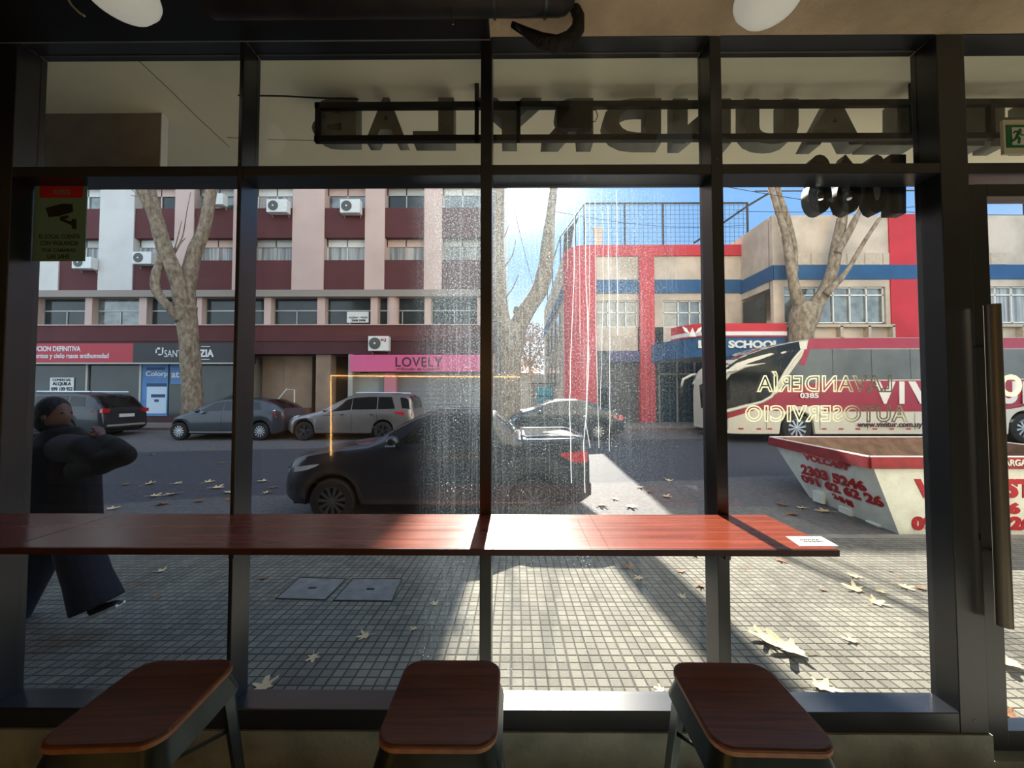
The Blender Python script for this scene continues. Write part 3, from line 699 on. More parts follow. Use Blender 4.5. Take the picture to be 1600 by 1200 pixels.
leafspots = [  # px, py, size m, rot, tone, label
    (412, 1076, .085, 20, 0, 'pale dry leaf lying close to the foot of the window frame in shade'),
    (490, 1028, .055, 200, 0, 'small pale leaf on shaded paving nearest the middle stool'),
    (571, 995, .06, 100, 0, 'pale leaf on shaded paving below the counter, close to the light edge'),
    (253, 893, .07, 60, 0, 'tan leaf in shade between the passer-by and the covers'),
    (247, 933, .05, 160, 1, 'faded leaf just behind the front foot of the passer-by'),
    (410, 905, .06, 10, 1, 'brown leaf beside the joint of the inspection covers'),
    (680, 945, .05, 30, 0, 'small pale leaf at the boundary of shade and sun'),
    (648, 983, .04, 120, 0, 'tiny pale fragment of leaf in shade beside the sunlit paving'),
    (985, 888, .085, 40, 1, 'brown curled leaf in the band of branch shadow'),
    (1000, 904, .06, 100, 0, 'tan leaf touching the branch shadow'),
    (1063, 894, .06, 300, 1, 'dark crumpled leaf on sunlit paving past the branch shadow'),
    (1095, 917, .06, 80, 1, 'curled brown leaf next to the third mullion'),
    (1067, 934, .05, 10, 0, 'grey leaf inside the branch shadow by the mullion'),
    (1086, 869, .06, 220, 0, 'pale leaf just under the counter line beside the third mullion'),
    (1218, 876, .085, 200, 1, 'brown leaf with dark shadow below the sticker end of the counter'),
    (1168, 889, .03, 20, 1, 'tiny dark leaf near the counter bracket'),
    (1287, 923, .045, 50, 1, 'small dark leaf alone in the wide sunlit paving'),
    (1333, 901, .07, 160, 0, 'yellow leaf upper of the cluster before the big mullion'),
    (1338, 923, .10, 30, 0, 'large yellow leaf in the middle of the sunlit paving cluster'),
    (1368, 943, .09, 280, 0, 'orange leaf at the lower end of the paving cluster'),
    (1379, 926, .05, 80, 0, 'small yellow leaf at the outer side of the paving cluster'),
    (1412, 918, .08, 190, 0, 'whitish leaf inside the wide shadow band'),
    (1440, 921, .06, 10, 1, 'brown leaf next to the whitish one in the shadow band'),
    (1392, 893, .035, 60, 1, 'small brown leaf at the far side of the shadow band'),
    (1407, 901, .035, 120, 1, 'small curled leaf between shadow band and mullion'),
    (1332, 855, .04, 0, 1, 'dark small leaf on the far sunlit paving'),
    (1198, 1003, .13, 60, 0, 'large golden leaf casting a jagged shadow, first of two lying together'),
    (1236, 1020, .17, 75, 0, 'largest curled golden leaf lying in front of the third stool'),
    (1332, 1003, .06, 40, 0, 'thin pale leaf alone on the near sunlit paving'),
    (1284, 1077, .10, 250, 0, 'yellow leaf touching the bottom rail of the window'),
    (1033, 1079, .04, 50, 0, 'orange fragment of leaf by the rail between the stools'),
    (1572, 1040, .15, 70, 0, 'big golden leaf seen low through the glass door'),
    (1572, 1117, .09, 40, 1, 'orange brown leaf at the foot of the glass door'),
    (1545, 931, .05, 10, 0, 'small tan leaf seen through the door beside the handle foot'),
    (210, 917, .05, 30, 1, 'dull leaf lying flat by the knee of the passer-by'),
]
def put_leaf(seed, tone, loc, size, rz, label, group, tilt=0):
    key = (seed, tone)
    if key not in leaf_src:
        o = leaf_mesh(seed).build('fallen_leaf', (M_leaf, M_leafd)[tone]); leaf_src[key] = o
    else:
        o = leaf_src[key].copy(); C.objects.link(o)
    size *= 1.2; o.location = loc; o.scale = (size, size, size*.6); o.rotation_euler = (R(random.uniform(-8, 8)), R(random.uniform(-8, 8)), R(rz))
    tag(o, label, 'leaf', group)
for i, (px, py, s, rz, tone, lab) in enumerate(leafspots):
    p = G(px, py, *WALK); put_leaf(i % 5, tone, (p.x, p.y, p.z-.0*s), s, rz, lab, 'plane tree leaves on the pavement')
rdl = [(197, 758), (232, 757), (240, 776), (250, 789), (276, 756), (270, 773), (312, 784), (338, 763), (358, 770), (358, 782), (173, 796), (411, 753), (427, 762), (416, 771), (325, 754), (348, 724), (237, 711), (1000, 762), (1015, 769), (960, 780), (985, 792), (940, 790),
       (1040, 777), (1045, 752), (1240, 805), (1290, 800), (1255, 795), (1222, 790)]
for i, (px, py) in enumerate(rdl):
    p = G(px, py, *ROAD)
    lit = px > 900
    put_leaf(i % 5, i % 3 == 0, (p.x, p.y, p.z), random.uniform(.09, .14), random.uniform(0, 360),
             'small leaf scattered on the asphalt behind the pickup' if lit else 'small leaf scattered on the shaded asphalt between the passer-by and the pickup',
             'leaves on the sunny asphalt' if lit else 'leaves on the shaded asphalt')

# overhead cables
for i, (pa, pb, ya, yb, lab) in enumerate([((1135, 292), (1620, 336), 14, 15, 'thin overhead cable sloping above the school roof toward the door'),
                                          ((1150, 330), (1600, 300), 16.2, 16.2, 'upper overhead cable crossing behind the house number'),
                                          ((864, 330), (1165, 352), 16.3, 19.3, 'slack cable hanging low in front of the roof netting'),
                                          ((786, 240), (838, 462), 16.3, 16.3, 'cable dropping between the two limbs of the forked tree')]):
    a, b = P(*pa, ya), P(*pb, yb); pts = [a.lerp(b, k/10)+Vector((0, 0, -.35*math.sin(math.pi*k/10))) for k in range(11)]
    tag(MB().tube(pts, .012, 5).build('overhead_cable', M_black), lab, 'cable')

# ================================================================ APARTMENT BUILDING across the street
AB = thing('apartment_building', 'maroon and cream apartment building with shops on the ground floor', 'building')
BY = 19.0
XL, XRB = -62.0, P(785, 640, 19).x
zt = lambda y, Y=BY: zat(y, Y)
px2x = lambda px, Y=BY: P(px, 450, Y).x
walls = MB().box(XL, XRB, BY+.55, BY+14, zt(553), 24).box(XL, XRB, BY+1.5, BY+14, FZ-.1, zt(553)).box(px2x(785)-.2, XRB, BY+.55, BY+1.5, FZ-.1, zt(553))
px2x = lambda px, Y=BY: P(px, 450, Y).x
walls.build('wall', M_white, AB)
def px2x(px, Y=BY): return P(px, 450, Y).x
pil = [(-47, -17), (59, 90), (152, 206), (270, 300), (362, 392), (455, 505), (569, 600), (662, 690), (752, 785)]
ztb = zt(452)
for i, (a, b) in enumerate(pil):
    m_ = M_white if i < 3 else M_cream
    MB().box(px2x(a), px2x(b), BY, BY+.56, ztb+(.0), 23.8).build('pilaster', m_, AB)
bay = [(-17, 59), (90, 152), (206, 270), (300, 362), (392, 455), (505, 569), (600, 662), (690, 752)]
storey = (452-368)/F*BY
sp_h = zt(405)-zt(452); 
for bi, (a, b) in enumerate(bay):
    for r_ in range(8):
        z0 = zt(452)+r_*storey; z1 = z0+sp_h
        MB().box(px2x(a), px2x(b), BY+.06, BY+.5, z0, z1).build('spandrel', M_maroon, AB)
        if r_ > 2: continue
        zw = z0+storey
        f = MB().box(px2x(a), px2x(b), BY+.42, BY+.55, z1, zw)
        # frame with opening strips
        fr = MB(); xa, xb = px2x(a), px2x(b)
        fr.box(xa, xb, BY+.36, BY+.42, z1, z1+.05).box(xa, xb, BY+.36, BY+.42, zw-.38, zw).box(xa, xa+.05, BY+.36, BY+.42, z1, zw).box(xb-.05, xb, BY+.36, BY+.42, z1, zw).box((xa+xb)/2-.025, (xa+xb)/2+.025, BY+.36, BY+.42, z1, zw)
        w_ = fr.build('window', (M_cream, M_alu, M_ws)[(bi+r_) % 3], AB)
        f.build('pane', (M_curt, M_litgl, M_curt, M_darkgl)[(bi*2+r_*3) % 4] if not (r_ == 1 and bi in (4, 5)) else (M_curt if bi == 4 else M_litgl), w_)
# low first floor with recessed windows
piers = [(46, 52), (127, 138), (212, 224), (303, 311), (409, 420), (493, 505), (577, 588), (662, 672), (745, 755)]
zb1, zt1 = zt(507), zt(462)
MB().box(XL, XRB, BY+.0, BY+1.0, zt1-.02, ztb-.001).build('soffit_band', mat('shaded_plaster', (150, 138, 128), .9), AB)  # shade of the recess painted in as a darker plaster tone
for a, b in piers: MB().box(px2x(a), px2x(b), BY+.2, BY+.7, zb1, zt1-.02).build('pier', M_cream, AB)
pe = [(XL, px2x(46))]+[(px2x(piers[i][1]), px2x(piers[i+1][0])) for i in range(len(piers)-1)]
for i, (xa, xb) in enumerate(pe[1:]):
    zm = zt(482); xm = (xa+xb)/2
    w_ = MB().box(xa, xb, BY+.46, BY+.5, zm-.03, zm+.03).box(xm-.025, xm+.025, BY+.46, BY+.5, zb1, zm).box(xa, xa+.04, BY+.46, BY+.5, zb1, zt1).box(xb-.04, xb, BY+.46, BY+.5, zb1, zt1).build('window', M_alu, AB)
    MB().box(xa, xb, BY+.5, BY+.54, zb1, zt1).build('pane', M_darkgl if i not in (1,) else M_litgl, w_)
cl_ = MB().tube([(px2x(611), BY+.4, zb1), (px2x(611), BY+.4, zt1)], .3, 16); cl_.build('round_column', M_cream, AB, smooth='auto')
MB().box(XL, XRB, BY-.15, BY+.9, zb1-.05, zb1).build('ledge', M_cream, AB)
MB().box(XL, XRB, BY-.1, BY+.9, zt(533), zb1-.05).build('band', M_maroon, AB)
MB().box(XL, XRB, BY-.06, BY+.9, zt(553), zt(533)).build('band', M_maroon2, AB)
# ground floor: shop left, entry, shop right
zgf = zt(553); 
shop = MB().box(XL, px2x(392), BY+.28, BY+.32, zt(652), zt(567))
shop.build('shop_window', M_darkgl, AB)
for px in (44, 133, 217, 300, 371): MB().box(px2x(px)-.05, px2x(px)+.05, BY+.2, BY+.3, zt(652), zt(567)).build('window_post', M_alu, AB)
MB().box(XL, px2x(392), BY+.1, BY+.5, FZ-.05, zt(652)).build('base_wall', M_maroon2, AB)
MB().box(XL, px2x(392), BY+.1, BY+.5, zt(567), zgf).build('fascia', M_maroon2, AB)
stone = mat('entry_stone', (150, 128, 108), .8, noise=.2, nscale=1.5)
MB().box(px2x(392), px2x(430), BY+1.0, BY+1.2, FZ-.05, zgf).box(px2x(430), px2x(475), BY+.9, BY+1.2, FZ-.05, zgf).build('entry_wall', stone, AB)
MB().box(px2x(472), px2x(560), BY+1.2, BY+1.4, FZ-.05, zgf).build('entry_recess', mat('dark_entry', (40, 34, 32), .6), AB)
MB().box(px2x(494), px2x(517), BY+.1, BY+.7, FZ-.05, zgf).build('entry_column', stone, AB)
MB().box(px2x(546), px2x(553), BY-.02, BY+.9, FZ-.05, zgf).build('entry_jamb', M_alu, AB)
MB().box(px2x(404), px2x(493), BY-.4, BY-.2, FZ, zt(637)).build('planter_wall', mat('planter_brick', (110, 70, 52), .9, noise=.2), AB)
MB().box(px2x(553), px2x(590), BY+.3, BY+.34, FZ-.05, zt(583)).build('white_door', mat('pale_panel', (150, 156, 152), .6), AB)
sh = MB(); 
for k in range(22):
    z0 = FZ+.0+k*(zt(583)-FZ)/22; sh.box(px2x(590), px2x(760), BY+.28+.02*(k % 2), BY+.34, z0, z0+(zt(583)-FZ)/22)
sh.build('roller_shutter', mat('shutter_grey', (140, 142, 144), .5, metal=.4), AB)
MB().box(px2x(602), px2x(620), BY-.0, BY+.4, FZ-.05, zt(583)).build('pink_pillar', mat('pink_pillar_paint', (196, 128, 142), .7), AB)
MB().box(px2x(760), XRB, BY-.02, BY+.9, FZ-.05, zgf).build('corner_pier', mat('sand_render', (176, 152, 128), .85, noise=.15), AB)
# signs over the shops (each lifts away)
s1 = thing('shop_sign', 'red and black shop sign board over the dark shop windows', 'sign')
MB().box(px2x(-20), px2x(219), BY-.26, BY+.1, zt(567), zt(537)).build('red_panel', mat('sign_red', (176, 38, 54), .5), s1)
MB().box(px2x(219), px2x(386), BY-.26, BY+.1, zt(567), zt(537)).build('black_panel', mat('sign_black', (30, 31, 34), .5), s1)
MB().box(px2x(-20), px2x(386), BY-.28, BY+.1, zt(569), zt(567)).build('trim', M_alu, s1)
wt = mat('sign_white', (226, 224, 220), .6)
SY = BY-.265
def stxt(b, x0, y0, x1, y1, m_, par, **k): ptext(b, x0, y0, x1, y1, SY, m_, parent=par, depth=.02, **k)
stxt('SOLUCION DEFINITIVA', 38, 541, 126, 549, wt, s1, bold=.02)
stxt('Revestimientos y cielo rasos antihumedad', 22, 552, 170, 562, wt, s1, bold=.01)
stxt('SANTA', 257, 547, 292, 558, wt, s1)
stxt('LUZIA', 296, 546, 334, 558, wt, s1, bold=.035)
lg = MB(); lg.pbox(243, 543, 250, 546, SY-.01, .02).pbox(243, 543, 245, 552, SY-.01, .02).pbox(253, 543, 255, 555, SY-.01, .02).pbox(247, 553, 255, 555, SY-.01, .02).pbox(314, 541, 328, 541.8, SY-.01, .02).pbox(313, 561, 327, 561.8, SY-.01, .02)
lg.build('square_logo', wt, s1)
s2 = thing('shop_sign', 'pink shop sign board with dark lettering over grey shutters', 'sign')
MB().box(px2x(552), px2x(770), BY-.30, BY+.1, zt(581), zt(555)).build('pink_panel', mat('sign_pink', (216, 96, 142), .5), s2)
SY = BY-.305
pk = mat('sign_plum', (52, 24, 44), .6)
stxt('LOVELY', 618, 558, 691, 573, pk, s2, bold=.01, spacing=1.1); stxt('Estudio de Copas', 628, 574, 679, 580, pk, s2)
MB().pbox(619, 576, 627, 577, SY-.01, .02).pbox(680, 576, 688, 577, SY-.01, .02).build('dash', pk, s2)
# poster and notices in the shop windows
po = thing('shop_poster', 'tall pale blue poster with a paint bucket in the shop window', 'poster')
SY = BY+.24
MB().pbox(221, 569, 262, 650, SY, .03).build('sheet', mat('poster_blue', (88, 136, 190), .6, noise=.2, nscale=1.5), po)
MB().pbox(229, 604, 260, 646, SY-.01, .02).build('bucket', mat('poster_white', (196, 214, 226), .6), po)
MB().pbox(229, 599, 260, 604, SY-.012, .02).pbox(236, 616, 258, 621, SY-.014, .02).pbox(241, 624, 248, 628, SY-.014, .02).pbox(229, 574, 257, 578, SY-.012, .02).build('bucket_label', mat('poster_navy', (38, 66, 104), .6), po)
ptext('Colorp', 228, 580, 262, 590, SY-.01, wt, parent=po, depth=.01, bold=.015)
po2 = thing('shop_poster', 'short pale blue poster panel half behind the plane tree trunk', 'poster')
MB().pbox(267, 569, 291, 600, SY, .03).build('sheet', mat('poster_blue', (88, 136, 190), .6), po2)
ptext('at', 268, 581, 280, 590, SY-.01, wt, parent=po2, depth=.01, bold=.015)
n1 = thing('rental_notice', 'white ALQUILA notice in the shop window above the parked car', 'sign')
MB().pbox(78, 590, 115, 612, SY, .03).build('sheet', M_ws, n1); ptext('ALQUILA', 82, 597, 111, 603, SY-.01, M_text, parent=n1, depth=.01, bold=.02); ptext('099 109 952', 80, 605, 113, 611, SY-.01, M_text, parent=n1, depth=.01, bold=.01)
ptext('COMERCIAL', 82, 591.5, 111, 595.5, SY-.01, M_text, parent=n1, depth=.01)
n2 = thing('rental_notice', 'white notice in an upper dark office window beside the round column', 'sign')
MB().pbox(542, 487, 576, 504, BY+.43, .03).build('sheet', M_ws, n2); ptext('ALQUILA - VENDE', 545, 494.5, 574, 498, BY+.42, M_text, parent=n2, depth=.01); ptext('2908 5998', 549, 499, 571, 502.5, BY+.42, M_text, parent=n2, depth=.01, bold=.02)
# white handrail at the entry
hr = MB().tube([P(433, 626, 18.3), P(448, 608, 18.3), P(460, 609, 18.3), P(460, 640, 18.3)], .03, 6)
tag(hr.build('handrail', M_ws), 'thin white handrail by the stone entry between the parked cars', 'handrail')

# air conditioners
def aircon(px, py, w, h, label, Y=BY-.35):
    t = thing('air_conditioner', label, 'air conditioner', (0, 0, 0), 'outdoor units on the apartment facade')
    MB().pbox(px, py, px+w, py+h, Y, .34).build('casing', M_ws, t, bevel=.015)
    c_ = P(px+w*.33, py+h*.5, Y); r_ = h/F*Y*.40
    MB().lathe([(.0001, -.03), (r_, -.02), (r_, .01)], c_, 'Y', 20).build('fan_grille', mat('grille_grey', (84, 84, 80), .6), t)
    MB().lathe([(.0001, -.045), (r_*.18, -.035), (r_*.18, -.02)], c_, 'Y', 10).build('fan_hub', M_ws, t)
    b_ = P(px+3, py+h, Y); e_ = P(px+w-3, py+h, Y)
    MB().tube([(b_.x, Y+.02, b_.z-.03), (b_.x, Y+.36, b_.z-.03), (b_.x, Y+.36, b_.z-.12)], .02, 5).tube([(e_.x, Y+.02, e_.z-.03), (e_.x, Y+.36, e_.z-.03), (e_.x, Y+.36, e_.z-.12)], .02, 5).build('bracket', M_alu, t)
    return t
aircon(416, 311, 32, 20, 'white outdoor unit on the maroon wall next to the first mullion')
aircon(531, 311, 31, 21, 'white outdoor unit under the latticed top window')
aircon(206, 393, 30, 19, 'white outdoor unit beside the stub limb of the leaning plane tree')
aircon(112, 401, 30, 18, 'white outdoor unit peeking out below the security notice')
aircon(318, 302, 30, 17, 'white outdoor unit behind the highest limb of the plane tree')
t = aircon(575, 525, 32, 23, 'white outdoor unit with red mark above the pink shop sign', BY-.45)
ptext('KJ', 595, 529, 603, 534, BY-.46, mat('sign_red', (176, 38, 54), .5), parent=t, depth=.01, bold=.03)

# ================================================================ SCHOOL
SC = thing('school_building', 'two storey school in grey render with red piers and blue bands', 'building')
SY1, SY2 = 19.3, 17.0
x_s = 2.65; rad = 1.1
zpar = zat(383, SY1); zr0 = zat(400, SY1)
def arc(x0, y0, r, n=8):                      # rounded front corner in plan: from the side wall to the front
    return [(x0+r-r*math.cos(R(90*k/n)), y0+r-r*math.sin(R(90*k/n))) for k in range(n+1)]
def plan_wall(path, z0, z1, th=.25):
    mb = MB(); 
    for i in range(len(path)-1):
        (xa, ya), (xb, yb) = path[i], path[i+1]
        d = Vector((xb-xa, yb-ya, 0)).normalized(); n = Vector((-d.y, d.x, 0))*th
        A, B = Vector((xa, ya, z0)), Vector((xb, yb, z0)); up = Vector((0, 0, z1-z0))
        mb.hexa([A, B, B+n, A+n], [A+up, B+up, B+n+up, A+n+up])
    return mb
xe1 = P(1158, 500, SY1).x+.3
corner = arc(x_s, SY1, rad)
x9 = P(932, 500, SY1).x
plan_wall([(x_s+.02, 34), (x_s+.02, SY1+rad)], FZ-.1, zpar-.05).build('side_wall', M_school, SC)
plan_wall([(x_s-.02, 33.9), (x_s-.02, SY1+rad+.1)], zat(458, SY1), zat(437, SY1), .1).build('blue_band', M_blue, SC)
plan_wall(corner+[(x9, SY1)], FZ-.1, zpar, .3).build('corner_pier', M_redwall, SC, smooth='auto')
wall1 = MB()
X = lambda px, Y=SY1: P(px, 480, Y).x
wins1 = [(930, 469, 997, 511), (1037, 469, 1118, 511)]
wall1.box(x9, xe1, SY1+.1, SY1+.4, zat(469, SY1), zr0).box(x9, X(930)+.001, SY1+.1, SY1+.4, zat(548, SY1), zat(469, SY1)).box(X(997), X(1037), SY1+.1, SY1+.4, zat(548, SY1), zat(469, SY1)).box(X(1118), xe1, SY1+.1, SY1+.4, zat(548, SY1), zat(469, SY1)).box(x9, xe1, SY1+.1, SY1+.4, zat(548, SY1), zat(511, SY1))
wall1.build('wall', M_school, SC)
MB().box(x9, xe1+1, SY1+.0, SY1+.4, zr0, zpar).build('parapet', M_redwall, SC)
MB().box(x9, xe1, SY1+.04, SY1+.12, zat(458, SY1), zat(437, SY1)).build('blue_band', M_blue, SC)
MB().box(X(999), X(1022), SY1-.08, SY1+.3, FZ-.1, zr0).build('pier', M_redwall, SC)
for y0 in (22, 24.5, 27, 29.5):
    for za, zb__ in ((zat(520, SY1), zat(472, SY1)), (zat(600, SY1), zat(555, SY1))): MB().box(x_s-.03, x_s+.1, y0, y0+1.3, za, zb__).build('side_window', M_darkgl, SC)
MB().box(x_s+.3, xe1+1, SY1+.4, 34, zpar-.4, zpar-.1).build('roof_slab', M_school, SC)
for (a, t_, b, d) in wins1:
    xa, xb, z0, z1 = X(a), X(b), zat(d, SY1), zat(t_, SY1)
    f = MB()
    for x in (xa, xa+(xb-xa)*.3, xa+(xb-xa)*.52, xa+(xb-xa)*.72, xb-.06): f.box(x, x+.06, SY1+.2, SY1+.26, z0, z1)
    zm = z0+(z1-z0)*.55; f.box(xa, xb, SY1+.2, SY1+.26, zm-.03, zm+.03).box(xa, xb, SY1+.2, SY1+.26, z0, z0+.06).box(xa, xb, SY1+.2, SY1+.26, z1-.06, z1)
    w_ = f.build('window', M_ws, SC); MB().box(xa, xb, SY1+.27, SY1+.3, z0, z1).build('pane', M_litgl, w_)
# ground floor of the front block
MB().box(x9, X(1110), SY1+.3, SY1+.5, FZ-.1, zat(548, SY1)).build('ground_floor_wall', mat('dark_stone', (86, 82, 80), .8, noise=.3, nscale=3), SC)
MB().box(x9, X(950), SY1+.1, SY1+.34, FZ-.1, zat(605, SY1)).box(x9, X(952), SY1+.1, SY1+.34, zat(660, SY1), zat(607, SY1)).build('blue_mural', mat('mural_blue', (40, 66, 120), .7, noise=.5, nscale=4), SC)
f = MB()
for px in (1030, 1058, 1086, 1112, 1140): f.box(X(px), X(px)+.07, SY1+.2, SY1+.3, FZ, zat(566, SY1))
f.box(X(1030), X(1140), SY1+.2, SY1+.3, zat(584, SY1)-.04, zat(584, SY1)+.04)
w_ = f.build('entrance_window', M_alu, SC); MB().box(X(1030), X(1150), SY1+.26, SY1+.3, FZ-.05, zat(566, SY1)).build('pane', mat('entrance_glass', (24, 60, 76), .1, noise=.4, coat=1), w_)
MB().box(X(1110), xe1+.3, SY1+.3, SY1+.5, FZ-.1, zat(548, SY1)).build('entrance_wall', M_school, SC)
# nearer block
xs2 = P(1207, 400, SY2).x; XE = 34.0
zp2 = zat(338, SY2)
X2 = lambda px: P(px, 440, SY2).x
MB().box(xs2, XE, SY2+.2, SY2+12, FZ-.1, zat(505, SY2)).box(xs2, X2(1225), SY2, SY2+.2, FZ-.1, zp2).box(X2(1225), XE, SY2, SY2+.3, zat(449, SY2), zp2).box(X2(1225), XE, SY2, SY2+.3, FZ-.1, zat(509, SY2)).box(xs2, XE, SY2+.3, SY2+12, zat(449, SY2), zp2).box(X2(1383), X2(1391), SY2, SY2+.3, zat(509, SY2), zat(449, SY2)).build('wall', M_school, SC)
MB().box(xs2-.03, XE, SY2-.06, SY2+.05, zat(438, SY2), zat(416, SY2)).box(xs2-.06, xs2, SY2-.06, SY1+.1, zat(438, SY2), zat(416, SY2)).build('blue_band', M_blue, SC)
MB().box(X2(1390), X2(1452), SY2-.05, SY2+.1, zat(416, SY2), zp2+.02).box(X2(1390), X2(1452), SY2-.05, SY2+.3, zat(532, SY2), zat(438, SY2)).build('pier', M_redwall, SC)
rl = MB()
for k in range(12):
    x0 = X2(1240)+k*(X2(1286)-X2(1258))
    if x0 > X2(1383) and x0 < X2(1455): continue
    rl.box(x0, x0+.72, SY2-.03, SY2+.01, zat(415, SY2), zat(397, SY2))
rl.build('relief_panel', mat('relief_render', (192, 176, 156), .9, noise=.15), SC)
for (a, b) in ((1225, 1383), (1456, 1610)):
    xa, xb, z0, z1 = X2(a), X2(b), zat(505, SY2), zat(449, SY2); f = MB(); n = 6
    for k in range(n+1): x = xa+(xb-xa-.05)*k/n; f.box(x, x+.05, SY2+.1, SY2+.16, z0, z1)
    zm = z0+(z1-z0)*.78; f.box(xa, xb, SY2+.1, SY2+.16, zm-.03, zm+.03).box(xa, xb, SY2+.1, SY2+.16, z0, z0+.05).box(xa, xb, SY2+.1, SY2+.16, z1-.05, z1)
    w_ = f.build('window', M_ws, SC); MB().box(xa, xb, SY2+.17, SY2+.2, z0, z1).build('pane', M_litgl if a < 1400 else M_curt, w_)
lg = MB().box(X2(1225), X2(1388), SY2-.25, SY2, zat(513, SY2), zat(509, SY2)).box(X2(1225), X2(1388), SY2-.25, SY2, zat(532, SY2), zat(529, SY2)).box(X2(1456), XE, SY2-.25, SY2, zat(513, SY2), zat(509, SY2)).box(X2(1456), XE, SY2-.25, SY2, zat(532, SY2), zat(529, SY2))
for px in (1262, 1306, 1349, 1386, 1458, 1500, 1542, 1586): lg.box(X2(px)-.06, X2(px)+.06, SY2-.25, SY2, zat(530, SY2), zat(511, SY2))
lg.build('window_planter', mat('relief_render', (192, 176, 156), .9), SC)
MB().box(xs2-.04, xs2, SY2+.5, SY1-.1, zat(520, SY2), zat(455, SY2)).build('dark_side_window', M_darkgl, SC)
# roof fence with net
rf = thing('roof_fence', 'tall black netted fence around the flat school roof', 'fence')
fy = SY1+.5; zf0, zf1 = zpar-.1, zat(318, fy)
xf0 = P(913, 318, fy).x; xf1 = P(1168, 318, fy).x
posts = [P(px, 350, fy).x for px in (913, 976, 1036, 1104, 1168)]
for x in posts: MB().box(x-.04, x+.04, fy-.04, fy+.04, zf0, zf1).build('post', M_black, rf)
MB().box(xf0, xf1, fy-.035, fy+.035, zf1-.06, zf1+.02).build('top_rail', M_black, rf)
sp_ = [(xf0, fy), (3.45, 21.2), (2.95, 24.0), (2.9, 28.5), (2.9, 33.0)]
for i in range(len(sp_)-1):
    (xa, ya), (xb, yb) = sp_[i], sp_[i+1]; MB().tube([(xa, ya, zf1-.02), (xb, yb, zf1-.02)], .045, 6).build('top_rail', M_black, rf)
    MB().tube([(xb, yb, zf0), (xb, yb, zf1)], .04, 6).build('post', M_black, rf)
net = MB(); w = .006
k = 0; x = xf0
while x < xf1: net.box(x-w, x+w, fy-w, fy+w, zf0, zf1); x += .24
z = zf0
while z < zf1:
    net.box(xf0, xf1, fy-w, fy+w, z-w, z+w); z += .24
net.build('net', M_black, rf, weld=False)
MB().prism([(3.2, 21.6, zf0+.2), (3.3, 21.1, zf0+1.6), (3.6, 20.7, zf1-.25), (3.05, 23.0, zf1-.25), (3.0, 23.6, zf0+.4)], (.02, .01, 0)).build('torn_tarpaulin', mat('dark_tarp', (52, 50, 48), .9), rf)
f2 = thing('roof_fence', 'open black railing on the taller grey school block', 'fence')
fz = zat(300, SY2+.6)
for px in (1217, 1302, 1339, 1404, 1475, 1535, 1600): xx = P(px, 320, SY2+.6).x; MB().box(xx-.03, xx+.03, SY2+.57, SY2+.63, zp2-.1, fz).build('post', M_black, f2)
MB().box(P(1180, 320, SY2+.6).x, XE, SY2+.58, SY2+.62, fz-.03, fz+.02).build('top_rail', M_black, f2)
MB().tube([P(1084, 380, 20.5), P(1168, 322, 19.0), P(1225, 288, 18.2)], .05, 6).build('stair_rail', M_black, f2)
ch = thing('chimney', 'small grey chimney on the school roof behind the net', 'chimney')
MB().pbox(930, 357, 941, 385, 24, .4).build('stack', M_school, ch); MB().pbox(928, 354, 943, 358, 23.95, .5).build('cap', M_school, ch)
# canopy over the school entrance
cp = thing('entrance_canopy', 'curved blue and red entrance canopy with white SCHOOL lettering', 'canopy')
YC = 16.6
def cv(px, py): return P(px, py, YC)
zc = {k: zat(v, YC) for k, v in dict(t=506, r=518, w=523, b=527, l=558).items()}
xr_, xl_ = P(1228, 520, YC).x, P(1095, 520, YC).x
path = [(P(1018, 540, 19.2).x, 19.2), (P(1030, 540, 18.6).x, 18.6), (P(1048, 540, 17.8).x, 17.8), (P(1068, 540, 17.1).x, 17.1), (P(1085, 540, 16.75).x, 16.75), (xl_, YC), (xr_, YC), (xr_+.01, 17.0)]
plan_wall(path, zc['l'], zc['b'], .12).build('blue_fascia', M_blue, cp, smooth='auto')
p2 = path[2:]
plan_wall([(a, b-.05) for a, b in p2], zc['b'], zc['t'], .14).build('red_fascia', M_redwall, cp, smooth='auto')
plan_wall([(a, b-.07) for a, b in p2[:-1]], zc['w']-.05, zc['r']-.02, .03).build('white_stripe', M_ws, cp, smooth='auto')
MB().prism([(a, b+.1, zc['l']+.02) for a, b in path]+[(xr_, 19.2, zc['l']+.02)], (0, 0, .1)).build('underside', M_white, cp)
for s_, a, b in (('LI', 1091, 1106), ('SCHOOL', 1138, 1218)): ptext(s_, a, 532, b, 544, YC-.03, M_ws, parent=cp, depth=.04, bold=.05)
bd = MB()
for sx in (-1, 1):
    bd.prism([P(1082+sx*4, 522, YC-.2), P(1082+sx*9, 513, YC-.2), P(1082+sx*16, 510, YC-.2), P(1082+sx*12, 518, YC-.2)], (0, .03, 0))
bd.prism([P(1076, 526, YC-.2), P(1082, 512, YC-.2), P(1088, 526, YC-.2)], (0, .03, 0)); bd.build('leaf_emblem', M_ws, cp)
pv = thing('purple_fascia', 'purple blue sign band under the school windows beside the canopy', 'sign')
MB().pbox(951, 548, 1000, 565, SY1-.1, .3).build('panel', mat('purple_panel', (70, 62, 110), .6, noise=.3), pv)

